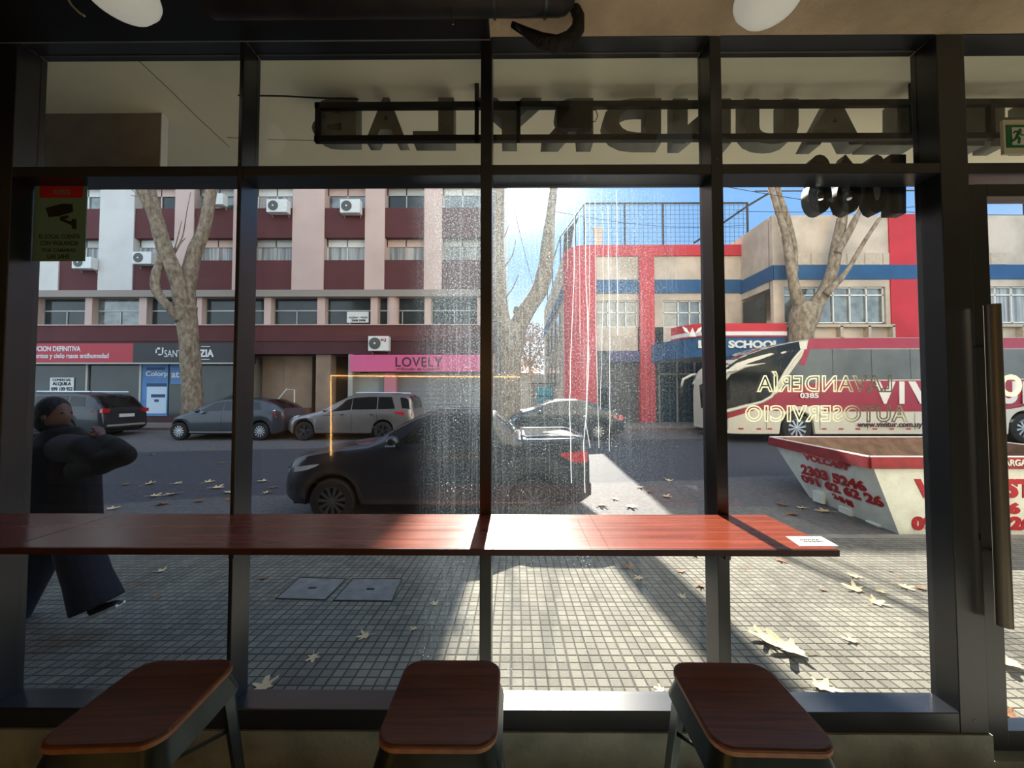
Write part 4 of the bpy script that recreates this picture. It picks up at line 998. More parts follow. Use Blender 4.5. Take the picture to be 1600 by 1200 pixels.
# side street: gates, house, trees beyond
gt = thing('bar_gate', 'white barred metal gate behind the forked tree', 'gate')
gy = 24.0; a = P(806, 597, gy); b = P(829, 640, gy)
g_ = MB(); n = 9
for k in range(n): x = a.x+(b.x-a.x)*k/(n-1); g_.box(x-.02, x+.02, gy, gy+.04, FZ-.02, a.z)
g_.box(a.x, b.x, gy, gy+.05, a.z-.05, a.z+.04).box(a.x, b.x, gy, gy+.05, FZ+.05, FZ+.12); g_.build('bars', M_ws, gt)
bt = thing('corrugated_gate', 'bright turquoise corrugated gate beyond the parked sedan', 'gate')
gy = 26.0; g_ = MB(); a = P(839, 605, gy); b = P(875, 640, gy); n = 13
for k in range(n): x = a.x+(b.x-a.x)*k/n; g_.box(x, x+(b.x-a.x)/n+.001, gy+.06*(k % 2), gy+.12, FZ-.02, a.z)
g_.build('sheet', mat('turquoise_sheet', (90, 225, 255), .5), bt)
fb = MB(); xa, xb = P(827, 605, 25.6).x, P(902, 605, 25.6).x
for k in range(26): x = xa+(xb-xa)*k/25; fb.box(x-.02, x+.02, 25.5, 25.53, FZ-.02, zat(599, 25.5))
fb.box(xa, xb, 25.5, 25.54, zat(600, 25.5), zat(598.5, 25.5)).box(xa, xb, 25.5, 25.54, zat(620, 25.5), zat(618.5, 25.5))
tag(fb.build('bar_fence', M_black), 'dark thin bar fence in front of the turquoise gate', 'fence')
ho = thing('far_house', 'low house with pale walls and red tiled roof down the side street', 'house')
MB().pbox(798, 585, 905, 645, 45, 8).build('wall', mat('old_wall', (128, 122, 116), .9, noise=.3), ho); a = P(796, 585, 45)
MB().prism([P(800, 583, 45), P(846, 583, 45), P(840, 573, 48), P(806, 573, 48)], (0, 2, 0)).build('roof', mat('roof_tile', (190, 110, 84), .8), ho)
fl_dist = thing('far_building', 'pale block of flats closing the end of the side street', 'building')
MB().box(-14, 3.2, 75, 90, FZ-.1, 7).build('wall', M_school, fl_dist); MB().box(-13, 3, 74.9, 75, 2, 5).build('window_band', M_darkgl, fl_dist)

def foliage_tree(name, label, c, rx, ry, rz, n, m, trunk_r=.25, size=.28):
    t = thing(name, label, 'tree'); rnd = random.Random(3)
    mb = MB()
    for i in range(n):
        while True:
            u = Vector((rnd.uniform(-1, 1), rnd.uniform(-1, 1), rnd.uniform(-1, 1)))
            if .25 < u.length < 1: break
        p = Vector(c)+Vector((u.x*rx, u.y*ry, u.z*rz)); a = Vector((rnd.uniform(-1, 1), rnd.uniform(-1, 1), rnd.uniform(-1, 1))).normalized(); b = a.orthogonal().normalized(); s_ = size*rnd.uniform(.5, 1.2)
        mb.add([p-a*s_*.5, p+b*s_*.3, p+a*s_*.5, p-b*s_*.3], [(0, 1, 2, 3)])
    mb.build('crown', m, t, weld=False)
    tk = MB().tube([(c[0], c[1], FZ), (c[0], c[1], c[2])], [trunk_r, trunk_r*.5], 8)
    for k in range(8):
        a = 2*math.pi*k/8; tk.tube([(c[0], c[1], c[2]-rz*.7), (c[0]+rx*.7*math.cos(a), c[1]+ry*.7*math.sin(a), c[2]+rz*.5)], [trunk_r*.35, .03], 5)
    tk.build('trunk', M_bark, t)
    return t
c_ = P(828, 545, 40); foliage_tree('street_tree', 'distant brown leaved tree at the end of the side street', (c_.x, 40, c_.z), 2.6, 2.6, 3.0, 2600, M_leafd, .2)

# ================================================================ TREES
def path_px(pts, Y): return [P(x, y, Y+(dy if (dy := (q[0] if q else 0)) else 0)) for x, y, w, *q in pts]
def limb(mb, pts, Y, n=12):
    # smooth the pixel path
    def cr(p0, p1, p2, p3, t): return [.5*((2*b)+(c-a)*t+(2*a-5*b+4*c-d)*t*t+(-a+3*b-3*c+d)*t**3) for a, b, c, d in zip(p0, p1, p2, p3)]
    pts = [tuple(p) if len(p) == 4 else tuple(p)+(0,) for p in pts]
    q = [pts[0]]+pts+[pts[-1]]; out = []
    for i in range(1, len(q)-2):
        for k in range(4): out.append(cr(q[i-1], q[i], q[i+1], q[i+2], k/4))
    out.append(pts[-1])
    W = [P(x, y, Y+dy) for x, y, w, dy in out]; rr = [max(.006, w/2/F*(Y+dy)*random.uniform(.95, 1.06)) for x, y, w, dy in out]
    mb.tube(W, rr, n)
def zext(y, Y): return y
T1Y = 16.5
t1 = thing('plane_tree', 'leaning bare plane tree in front of the black sign panel', 'tree')
mb = MB(); limb(mb, [(303, 668, 34), (301, 630, 28), (298, 570, 26), (293, 510, 27), (288, 482, 34)], T1Y); mb.build('trunk', M_bark, t1, smooth=True)
for pts in ([(288, 490, 26), (278, 440, 22, -.2), (258, 390, 21, -.4), (240, 335, 17, -.7), (215, 285, 14, -1), (190, 230, 11, -1.2)],
            [(262, 395, 14, -.3), (250, 350, 14, -.2), (236, 295, 12, 0), (222, 230, 10, .2)],
            [(290, 492, 26), (293, 450, 22, .2), (302, 400, 21, .4), (318, 360, 18, .6), (328, 310, 16, .8), (336, 250, 13, 1)],
            [(282, 500, 16, -.2), (262, 478, 12, -.5), (245, 455, 13, -.6), (243, 432, 12, -.6), (250, 410, 11, -.5), (252, 395, 10, -.4)]):
    mb = MB(); limb(mb, pts, T1Y); mb.build('limb', M_bark, t1, smooth=True)
tw = MB()
for pts in ([(272, 395, 3), (282, 380, 2), (290, 372, 1)], [(272, 397, 3), (285, 370, 2), (292, 330, 1.2), (298, 300, 1)], [(240, 330, 2), (210, 300, 1.5), (188, 280, 1)], [(270, 400, 2), (278, 370, 1.5), (284, 345, 1)], [(230, 310, 2), (205, 305, 1)]): limb(tw, pts, T1Y, 5)
tw.build('twigs', M_bark, t1)
T2Y = 16.3
t2 = thing('plane_tree', 'dark forked plane tree standing against the bright sky', 'tree')
mb = MB(); limb(mb, [(791, 668, 50), (792, 620, 40), (794, 560, 42), (798, 515, 46)], T2Y); mb.build('trunk', M_bark, t2, smooth=True)
for pts in ([(792, 530, 34), (782, 490, 26), (778, 440, 24), (777, 380, 22), (778, 300, 20), (778, 240, 17), (776, 150, 14)],
            [(800, 530, 34), (818, 492, 28), (842, 455, 26), (852, 420, 24), (856, 380, 20), (861, 330, 14), (866, 285, 12), (870, 220, 11), (872, 120, 9), (872, 20, 7)]):
    mb = MB(); limb(mb, pts, T2Y); mb.build('limb', M_bark, t2, smooth=True)
tw = MB()
for pts in ([(786, 420, 3), (800, 400, 2), (806, 375, 1)], [(786, 470, 3), (800, 452, 2), (810, 430, 1.5)], [(788, 370, 2), (796, 350, 1)], [(808, 480, 8), (806, 488, 9), (812, 495, 6)]): limb(tw, pts, T2Y, 5)
tw.build('twigs', M_bark, t2)
T3Y = 16.35
t3 = thing('plane_tree', 'pale barked plane tree with many limbs rising behind the bus', 'tree')
mb = MB(); limb(mb, [(1246, 668, 40), (1246, 600, 34), (1250, 530, 32), (1258, 490, 40), (1262, 478, 38)], T3Y); mb.build('trunk', M_bark, t3, smooth=True)
for pts in ([(1258, 490, 24), (1244, 460, 17), (1236, 420, 13), (1228, 370, 11), (1212, 320, 8), (1202, 285, 8), (1190, 230, 7)],
            [(1240, 430, 12, .2), (1240, 390, 10, .3), (1232, 350, 10, .3), (1218, 305, 8, .3), (1208, 270, 7, .3)],
            [(1262, 492, 26), (1284, 462, 20), (1300, 425, 17), (1308, 380, 15), (1316, 340, 14), (1318, 300, 12), (1320, 240, 10)],
            [(1308, 395, 11, -.2), (1325, 365, 10, -.3), (1340, 335, 8, -.4), (1362, 290, 7, -.5)],
            [(1290, 460, 12, -.3), (1322, 425, 7, -.5), (1352, 375, 6, -.7), (1388, 322, 5, -.9), (1420, 280, 4, -1)]):
    mb = MB(); limb(mb, pts, T3Y); mb.build('limb', M_bark, t3, smooth=True)

# ================================================================ VEHICLES
def lerp(a, b, t): return a+(b-a)*t
def interp(tab, x):
    if x <= tab[0][0]: return tab[0][1:]
    for i in range(len(tab)-1):
        if x <= tab[i+1][0]:
            t = (x-tab[i][0])/(tab[i+1][0]-tab[i][0])
            return tuple(lerp(a, b, t) for a, b in zip(tab[i][1:], tab[i+1][1:]))
    return tab[-1][1:]
class Body:
    def __init__(s, L, W, prof, wheels, wr, zb=.24, roofw=.78, taper=(.55, .26), rtaper=(.35, .12)):
        s.L, s.W, s.prof, s.wheels, s.wr, s.zb, s.roofw, s.taper, s.rtaper = L, W, prof, wheels, wr, zb, roofw, taper, rtaper
    def hw(s, x):
        w = s.W/2
        a, k = s.taper; 
        if x < a: w *= 1-k*(1-x/a)**2.4
        a, k = s.rtaper
        if s.L-x < a: w *= 1-k*(1-(s.L-x)/a)**2.4
        return w
    def ring(s, x):
        belt, top = interp(s.prof, x); w = s.hw(x)
        zb = s.zb+.10*max(0, 1-x/.35)**2+.12*max(0, 1-(s.L-x)/.4)**2
        for c in s.wheels:
            r = s.wr*1.17; d = abs(x-c)
            if d < r: zb = max(zb, s.wr+math.sqrt(max(0, r*r-d*d)))
        zb = min(zb, belt-.12)
        g = min(1, max(0, (top-belt)/.38)); rw = w*lerp(.90, s.roofw, g)
        return [(w*.90, zb), (w*.97, zb+.03), (w*1.0, max(zb+.05, lerp(zb, belt, .5))), (w*.985, max(zb+.08, belt-.09)), (w*.95, belt), (rw, top-min(.05, (top-belt)*.3)), (rw*.90, top-min(.012, (top-belt)*.1)), (rw*.5, top+.012), (0, top+.018)]
    def side_y(s, x, z):
        r = s.ring(x)
        for i in range(5):
            if r[i][1] <= z <= r[i+1][1]: return lerp(r[i][0], r[i+1][0], (z-r[i][1])/max(1e-6, r[i+1][1]-r[i][1]))
        return r[0][0] if z < r[0][1] else r[5][0]
    def top_z(s, x, y):
        r = s.ring(x)[5:][::-1]
        for i in range(3):
            if r[i][0] <= abs(y) <= r[i+1][0]: return lerp(r[i][1], r[i+1][1], (abs(y)-r[i][0])/max(1e-6, r[i+1][0]-r[i][0]))
        return r[-1][1]
    def shell(s):
        mb = MB(); N = int(s.L/.045); vs = []
        for i in range(N+1):
            r = s.ring(s.L*i/N); x = s.L*i/N
            vs += [(x, -y, z) for y, z in r]+[(x, y, z) for y, z in r[-2::-1]]
        m = 17; fs = [(i*m+k, i*m+k+1, (i+1)*m+k+1, (i+1)*m+k) for i in range(N) for k in range(m-1)]
        fs += [tuple(range(m)), tuple(N*m+k for k in range(m-1, -1, -1))]
        mb.add(vs, fs); return mb
    def side(s, cols, off=.006, both=True, th=.0):     # cols: list of (x_bottom, z0, x_top, z1)
        mb = MB(); n = 5
        for sg in ((-1, 1) if both else (-1,)):
            vs = []
            for (xa, z0, xb, z1) in cols:
                for k in range(n+1):
                    t = k/n; x, z = lerp(xa, xb, t), lerp(z0, z1, t); vs.append((x, sg*(s.side_y(x, z)+off), z))
            mb.add(vs, [(i*(n+1)+k, i*(n+1)+k+1, (i+1)*(n+1)+k+1, (i+1)*(n+1)+k) for i in range(len(cols)-1) for k in range(n)])
        return mb
    def sidewin(s, x0b, x1b, x0t, x1t, t0=.10, t1=.86, both=True):
        mb = MB(); N, n = 8, 4
        for sg in (-1, 1):
            vs = []
            for i in range(N+1):
                for k in range(n+1):
                    t = k/n; x = lerp(lerp(x0b, x1b, i/N), lerp(x0t, x1t, i/N), t); r = s.ring(x); tt = lerp(t0, t1, t)
                    vs.append((x, sg*(lerp(r[4][0], r[5][0], tt)+.006), lerp(r[4][1], r[5][1], tt)))
            mb.add(vs, [(i*(n+1)+k, i*(n+1)+k+1, (i+1)*(n+1)+k+1, (i+1)*(n+1)+k) for i in range(N) for k in range(n)])
        return mb
    def screen(s, xa, xb, wa=.86, wb=.86):
        mb = MB(); N, n = 8, 12; vs = []
        for i in range(N+1):
            x = lerp(xa, xb, i/N); hw = s.ring(x)[5][0]*lerp(wa, wb, i/N)
            for k in range(n+1): y = lerp(-hw, hw, k/n); vs.append((x, y, s.top_z(x, y)+.008))
        mb.add(vs, [(i*(n+1)+k, i*(n+1)+k+1, (i+1)*(n+1)+k+1, (i+1)*(n+1)+k) for i in range(N) for k in range(n)]); return mb
def wheel(parent, x, y, r, sgn, rim=None, spokes=10, w=.21):
    rim = rim or M_rim
    ty = MB().lathe([(r*.62, 0), (r*.9, 0), (r*.985, .03), (r, .06), (r, w-.05), (r*.97, w), (r*.5, w)], (x, y if sgn < 0 else y-w, r), 'Y', 40)
    o = ty.build('wheel', M_tyre, parent, smooth='auto')
    f = y+.02 if sgn < 0 else y-.02
    s_ = MB().lathe([(r*.60, -.012), (r*.66, -.012), (r*.66, .05), (r*.60, .05)], (x, f, r), 'Y', 40, close=True)
    s_.lathe([(.0001, -.008), (r*.14, -.006), (r*.16, .03)], (x, f, r), 'Y', 16)
    for k in range(spokes):
        a = 2*math.pi*k/spokes+.2; d = Vector((math.cos(a), 0, math.sin(a))); e = Vector((-d.z, 0, d.x))
        c = Vector((x, f, r)); wi, wo_ = r*.045, r*.075
        b4 = [c+d*r*.1-e*wi, c+d*r*.1+e*wi, c+d*r*.1+e*wi+Vector((0, .025, 0)), c+d*r*.1-e*wi+Vector((0, .025, 0))]
        t4 = [c+d*r*.62-e*wo_, c+d*r*.62+e*wo_, c+d*r*.62+e*wo_+Vector((0, .025, 0)), c+d*r*.62-e*wo_+Vector((0, .025, 0))]
        s_.hexa(b4, t4)
    s_.build('rim', rim, o)
    MB().lathe([(.0001, .04), (r*.62, .04)], (x, f, r), 'Y', 30).build('brake_disc', M_dark, o)
def vehicle(name, label, cat, X0, Yn, B, paint, rim=None, group=None, spokes=10, wheelw=.21, zoff=0):
    gz = road_z(Yn+.2)+zoff
    t = thing(name, label, cat, (X0, Yn+B.W/2, gz), group)
    B.shell().build('body', paint, t, smooth='auto')
    MB().box(.12, B.L-.15, -B.W/2+.24, B.W/2-.24, B.zb-.02, .62).build('underbody', M_black, t)
    for c in B.wheels:
        for sg in (-1, 1): wheel(t, c, sg*(B.W/2-.03), B.wr, sg, rim, spokes, wheelw)
    return t
def paint(name, col, flake=.35, rough=.28): return mat(name, col, rough, metal=flake*(1 if col[0] > 100 else .2), coat=.35, noise=.06)

# -- pickup
pw = paint('pickup_blue_black', (22, 28, 40), .3)
B = Body(4.93, 1.88, [(0, .72, .76), (.06, .90, .95), (.16, .99, 1.05), (.4, 1.07, 1.12), (.85, 1.15, 1.20), (1.40, 1.21, 1.27), (1.48, 1.22, 1.33), (1.8, 1.235, 1.53), (2.12, 1.245, 1.70), (2.35, 1.25, 1.775), (2.7, 1.26, 1.80), (3.15, 1.27, 1.79), (3.4, 1.28, 1.74), (3.62, 1.29, 1.55), (3.80, 1.30, 1.37), (3.9, 1.31, 1.355), (4.75, 1.33, 1.37), (4.86, 1.30, 1.34), (4.93, 1.1, 1.12)],
         (.84, 4.04), .365, .30, .80, (.6, .24), (.3, .08))
pk_ = vehicle('pickup_truck', 'dark blue double cab pickup parked along the near kerb', 'pickup truck', -3.74, 5.98, B, pw, None, spokes=11, wheelw=.24)
B.sidewin(1.78, 2.62, 2.20, 2.62).build('side_window', M_carglass, pk_); B.sidewin(2.70, 3.50, 2.70, 3.34).build('side_window', M_carglass, pk_)
B.screen(1.56, 2.26, .88, .84).build('windscreen', M_carglass, pk_)
B.screen(3.44, 3.76, .8, .85).build('rear_window', M_carglass, pk_)
def arch(x, r0, r1, n=14, z=.365, a0=0, a1=180):
    return [(x-math.cos(R(lerp(a0, a1, k/n)))*r0, z+math.sin(R(lerp(a0, a1, k/n)))*r0, x-math.cos(R(lerp(a0, a1, k/n)))*r1, z+math.sin(R(lerp(a0, a1, k/n)))*r1) for k in range(n+1)]
clad = mat('cladding_grey', (44, 44, 44), .6)
for c in B.wheels: B.side(arch(c, .43, .52, a0=8, a1=172), .012).build('arch_cladding', clad, pk_)
B.side([(1.32, .31, 1.32, .42), (2.4, .31, 2.4, .42), (3.55, .31, 3.55, .42)], .014).build('sill_cladding', clad, pk_)
B.side([(.05, .80, .07, .86), (.25, .83, .28, .91), (.45, .87, .48, .945), (.60, .925, .66, .965)], .010).build('headlight', M_lamp, pk_)
B.side([(.10, .52, .10, .62), (.25, .50, .25, .64), (.36, .54, .36, .62)], .012).build('fog_lamp', M_black, pk_)
B.side([(4.50, 1.08, 4.42, 1.13), (4.66, 1.00, 4.66, 1.16), (4.85, .98, 4.85, 1.17), (4.90, 1.0, 4.90, 1.15)], .010).build('tail_light', M_red, pk_)
for x in (1.62, 2.66, 3.56): B.side([(x, .45, x, 1.20), (x+.012, .45, x+.012, 1.20)], .004).build('door_seam', M_black, pk_)
for x in (2.42, 3.32): B.side([(x, 1.08, x, 1.11), (x+.16, 1.08, x+.16, 1.11)], .03).build('door_handle', pw, pk_)
MB().box(-.02, .10, -.62, .62, .50, .86).build('grille', M_black, pk_); MB().box(4.90, 4.99, -.72, .72, .42, .62).build('rear_bumper', M_black, pk_, bevel=.02)
mr = MB().ell((1.86, -1.10, 1.33), .11, .09, .095, 14, 8).ell((1.86, 1.10, 1.33), .11, .09, .095, 14, 8).box(1.84, 1.92, -1.05, -.86, 1.24, 1.28).box(1.84, 1.92, .86, 1.05, 1.24, 1.28)
m1 = mr.build('wing_mirror', pw, pk_, smooth='auto'); MB().box(1.77, 1.93, -1.18, -1.03, 1.265, 1.285).build('mirror_strip', M_chrome, m1)
by_ = .80
MB().tube([(3.93, -by_, 1.385), (4.4, -by_, 1.40), (4.72, -by_, 1.395), (4.84, -by_+.05, 1.375), (4.86, 0, 1.375), (4.84, by_-.05, 1.375), (4.72, by_, 1.395), (3.93, by_, 1.385), (3.86, by_-.05, 1.40), (3.86, -by_+.05, 1.40), (3.93, -by_, 1.385)], .022, 8).build('bed_rail', M_chrome, pk_, smooth=True)
MB().box(3.92, 4.80, -.76, .76, 1.33, 1.379).build('bed_cover', mat('bed_vinyl', (10, 11, 13), .95, spec=.05), pk_)
MB().tube([(2.45, -.60, 1.82), (3.2, -.60, 1.82)], .018, 8).tube([(2.45, .60, 1.82), (3.2, .60, 1.82)], .018, 8).build('roof_rail', M_chrome, pk_)

def pxprof(x0, s, base, tab):                 # (px, belt_py, top_py) -> metres
    return [((px-x0)*s, (base-b)*s, (base-t)*s) for px, b, t in tab]
S = 13.4/F
# -- silver van
B = Body(204*S, 1.80, pxprof(444, S, 688, [(444, 664, 662), (446, 658, 656), (452, 655, 652), (470, 651, 648), (488, 647, 644), (500, 645, 639), (520, 644, 629), (540, 643, 619.5), (550, 642, 616), (575, 642, 614), (610, 641, 614.5), (632, 640, 616), (641, 641, 622), (646, 645, 643), (648, 652, 650)]), (30*S, 154*S), .335, .24, .82)
sv = vehicle('minivan', 'silver minivan parked across the street behind the pickup', 'van', P(444, 650, 13.4).x, 13.4, B, paint('silver_paint', (138, 132, 130), .7, .35), M_rim, spokes=5)
for a, b, c, d in ((66, 100, 104, 112), ): pass
def pw_(B, t, x0, l, m_=M_carglass):
    for (a, b, c, d) in l: B.sidewin((a-x0)*S, (b-x0)*S, (c-x0)*S, (d-x0)*S).build('side_window', m_, t)
pw_(B, sv, 444, [(513, 547, 539, 549), (549, 588, 550, 588), (590, 617, 590, 611), (628, 641, 624, 637)])
B.screen(54*S, 98*S).build('windscreen', M_carglass, sv); B.screen(192*S, 201*S).build('rear_window', M_carglass, sv)
B.side([(2*S, .66, 3*S, .74), (10*S, .76, 12*S, .85), (18*S, .84, 22*S, .90)], .008).build('headlight', M_lamp, sv)
B.side([(172*S, .98, 173*S, 1.03), (186*S, .90, 186*S, 1.03), (200*S, .88, 200*S, 1.02)], .010).build('tail_light', M_red, sv)
B.side([(60*S, .87, 60*S, .885), (200*S, .93, 200*S, .945)], .008).build('waist_line', M_black, sv)
B.side([(50*S, .40, 50*S, .43), (148*S, .46, 148*S, .49)], .010).build('sill_strip', M_chrome, sv)
for x in (105, 145): B.side([(x*S, .3, x*S, 1.0), (x*S+.012, .3, x*S+.012, 1.0)], .004).build('door_seam', M_black, sv)
for x in (88, 134): B.side([(x*S, .90, x*S, .93), ((x+6)*S, .90, (x+6)*S, .93)], .03).build('door_handle', M_black, sv)
MB().tube([(108*S, -.62, 1.70), (180*S, -.62, 1.69)], .02, 6).tube([(108*S, .62, 1.70), (180*S, .62, 1.69)], .02, 6).build('roof_rail', M_chrome, sv)
MB().ell((66*S, -1.0, 1.08), .09, .08, .07, 10, 6).ell((66*S, 1.0, 1.08), .09, .08, .07, 10, 6).build('wing_mirror', _m['silver_paint'], sv, smooth=True)
MB().box(B.L-.01, B.L+.02, -.3, .3, .62, .74).build('number_plate', M_ws, sv)
# -- dark hatchback
B = Body(182*S, 1.74, pxprof(260, S, 686, [(260, 662, 660), (262, 656, 653), (272, 651, 647), (290, 645, 642), (300, 643, 637), (318, 642, 628), (332, 641, 622.5), (350, 641, 620), (380, 640, 620), (410, 639, 623), (428, 639, 630), (440, 641, 638), (446, 652, 650)]), (18*S, 146*S), .32, .22, .80)
hb_ = vehicle('hatchback', 'dark grey blue hatchback parked next to the plane tree trunk', 'car', P(260, 650, 13.4).x, 13.4, B, paint('slate_paint', (44, 52, 62), .35), M_rimb, spokes=12, zoff=.0)
pw_(B, hb_, 260, [(308, 345, 328, 346), (348, 385, 348, 384), (388, 408, 387, 402)])
B.screen(34*S, 72*S).build('windscreen', M_carglass, hb_); B.screen(150*S, 178*S).build('rear_window', M_carglass, hb_)
B.side([(3*S, .68, 4*S, .78), (10*S, .76, 14*S, .88)], .008).build('headlight', M_lamp, hb_)
B.side([(172*S, .80, 168*S, 1.02), (184*S, .78, 180*S, 1.02)], .010).build('tail_light', M_red, hb_)
B.side([(46*S, 1.0, 46*S, 1.03), (170*S, 1.05, 170*S, 1.08)], .006).build('chrome_waist', M_chrome, hb_)
B.side([(36*S, .28, 36*S, .31), (128*S, .28, 128*S, .31)], .006).build('sill_strip', M_alu, hb_)
for x in (86, 126): B.side([(x*S, .3, x*S, 1.0), (x*S+.012, .3, x*S+.012, 1.0)], .004).build('door_seam', M_black, hb_)
MB().ell((52*S, -.97, 1.05), .09, .07, .07, 10, 6).ell((52*S, .97, 1.05), .09, .07, .07, 10, 6).build('wing_mirror', _m['slate_paint'], hb_, smooth=True)
MB().box(B.L-.01, B.L+.02, -.25, .25, .62, .73).build('number_plate', M_ws, hb_)
# -- dark SUV far left
B = Body(200*S, 1.84, pxprof(-43, S, 684, [(-43, 652, 650), (-40, 644, 640), (-10, 637, 633), (0, 636, 630), (30, 635, 614), (45, 634, 610), (100, 633, 609), (130, 633, 612), (140, 634, 618), (152, 637, 634), (156, 644, 641), (157, 656, 654)]), (30*S, 162*S-64*S*0), .36, .26, .82)
B.wheels = (22*S, 98*S+.0)
B.wheels = (.75, 98*S+1.0)
su = vehicle('suv', 'dark suv with red tail light half behind the passer-by', 'car', P(157, 650, 13.5).x-B.L, 13.5, B, paint('graphite_paint', (38, 42, 48), .35), M_rimb, spokes=7)
B.sidewin(1.5, 2.4, 1.9, 2.4).build('side_window', M_carglass, su); B.sidewin(2.5, 3.2, 2.5, 3.2).build('side_window', M_carglass, su); B.sidewin(3.3, 3.9, 3.3, 3.8).build('side_window', M_carglass, su)
B.screen(1.0, 1.9).build('windscreen', M_carglass, su); B.screen(4.06, 4.44).build('rear_window', M_carglass, su)
B.side([(4.22, .98, 4.2, 1.10), (4.5, .95, 4.5, 1.12)], .012).build('tail_light', M_red, su)
MB().box(B.L-.10, B.L+.005, -.86, -.62, .96, 1.10).box(B.L-.10, B.L+.005, .62, .86, .96, 1.10).build('tail_light', M_red, su)
MB().box(B.L-.01, B.L+.02, -.28, .28, .78, .90).build('number_plate', M_ws, su); MB().box(B.L-.02, B.L+.03, -.7, .7, .45, .52).build('bumper_strip', M_alu, su)
MB().tube([(1.9, -.68, 1.74), (3.9, -.68, 1.73)], .025, 6).tube([(1.9, .68, 1.74), (3.9, .68, 1.73)], .025, 6).build('roof_rail', M_chrome, su)
# -- sedan
B = Body(182*S, 1.76, pxprof(794, S, 691, [(794, 668, 666), (796, 658, 656), (804, 653, 650), (820, 649, 645), (834, 647, 641), (846, 646, 635), (860, 645, 629.5), (876, 644, 627), (905, 643, 627), (925, 643, 631), (942, 644, 638), (955, 645, 643), (968, 647, 645), (974, 652, 650), (976, 662, 660)]), (24*S, 141*S), .32, .22, .80)
sd_ = vehicle('sedan', 'dark sedan parked in front of the turquoise gate', 'car', P(794, 655, 13.4).x, 13.4, B, paint('midnight_paint', (24, 32, 38), .35), M_rimb, spokes=10)
pw_(B, sd_, 794, [(842, 880, 860, 881), (883, 916, 883, 912), (919, 934, 915, 924)])
B.screen(42*S, 74*S).build('windscreen', M_carglass, sd_); B.screen(124*S, 156*S).build('rear_window', M_carglass, sd_)
B.side([(2*S, .66, 3*S, .74), (10*S, .72, 14*S, .84)], .008).build('headlight', M_lamp, sd_)
B.side([(165*S, .80, 163*S, .92), (176*S, .72, 176*S, .93), (180*S, .72, 180*S, .9)], .012).build('tail_light', M_red, sd_)
for x in (88, 124): B.side([(x*S, .3, x*S, .95), (x*S+.012, .3, x*S+.012, .95)], .004).build('door_seam', M_black, sd_)
for x in (78, 116): B.side([(x*S, .86, x*S, .89), ((x+6)*S, .86, (x+6)*S, .89)], .03).build('door_handle', M_chrome, sd_)
MB().ell((50*S, -.98, 1.0), .09, .07, .07, 10, 6).ell((50*S, .98, 1.0), .09, .07, .07, 10, 6).build('wing_mirror', _m['midnight_paint'], sd_, smooth=True)

# -- coach
BYN = 12.9; SB = BYN/F; bx0 = 1132; gb = 692
def bz(py): return (gb-py)*SB
def bxx(px): return (px-bx0)*SB
prof = [(0, bz(606), bz(600)), (.06, bz(590), bz(584)), (.2, bz(579), bz(573)), (.5, bz(568), bz(562)), (.85, bz(561), bz(554)), (1.6, bz(550), bz(542)), (2.4, bz(544), bz(534)), (3.2, bz(542), bz(528)), (5, bz(541), bz(526)), (13.6, bz(541), bz(526)), (13.7, bz(560), bz(545))]
B = Body(13.7, 2.55, prof, (bxx(1245), bxx(1597)), .50, .28, .93, (1.3, .22), (.3, .06))
bwhite = mat('coach_white', (205, 198, 180), .4, noise=.05); bred = mat('coach_red', (150, 26, 48), .35, noise=.1)
gzb_ = zat(gb, BYN)
bus = thing('coach_bus', 'white and red coach parked in front of the school', 'bus', (P(bx0, 600, BYN).x, BYN+B.W/2, gzb_))
B.shell().build('body', bwhite, bus, smooth='auto')
MB().box(.4, 13.4, -.95, .95, .25, .9).build('underbody', M_black, bus)
for c in B.wheels:
    for sg in (-1, 1): wheel(bus, c, sg*(B.W/2-.04), .50, sg, M_rimb, 10, .3)
def bcol(l, off=.01, nm='panel', m_=bred, both=True):
    return B.side([(bxx(a), bz(b), bxx(c), bz(d)) for a, b, c, d in l], off, both).build(nm, m_, bus)
def fine(l, n=10):
    out = []
    for i in range(len(l)-1):
        for k in range(n): out.append(tuple(lerp(p, q, k/n) for p, q in zip(l[i], l[i+1])))
    return out+[l[-1]]
bcol(fine([(1262, 546, 1268, 529), (1350, 545, 1350, 528), (1755, 545, 1755, 528)]), .012, 'roof_stripe')
glb = mat('coach_glass', (96, 98, 94), .1, noise=.45, nscale=.8, spec=.5)  # grey reflection of the street painted into the glass colour
bcol(fine([(1216, 608, 1262, 546), (1300, 594, 1300, 546), (1600, 592, 1600, 546), (1740, 592, 1740, 546)]), .014, 'side_window', glb)
_bl = [(1135, 641), (1165, 632), (1190, 626), (1206, 618), (1214, 602), (1226, 580), (1240, 560), (1252, 546)]
def _sil(px): return interp(prof, bxx(px))[1]-.03
bl_ = [tuple(lerp(p, q, k/6) for p, q in zip(_bl[i], _bl[i+1])) for i in range(len(_bl)-1) for k in range(6)]+[_bl[-1]]
B.side([(bxx(a), bz(b), bxx(a), max(_sil(a), bz(b)+.02)) for a, b in bl_], .015).build('driver_window', mat('tinted_glass', (12, 18, 22), .1, spec=.2), bus)
B.screen(.03, bxx(1240), 1.0, 1.0).build('roof_glass', _m['tinted_glass'], bus)
bcol(fine([(1139, 655, 1139, 646), (1180, 640, 1180, 630), (1212, 642, 1208, 618), (1240, 643, 1240, 596), (1750, 643, 1750, 593)]), .012, 'red_band')
bcol(fine([(1248, 570, 1258, 546), (1256, 572, 1266, 546)], 6), .022, 'red_sweep')
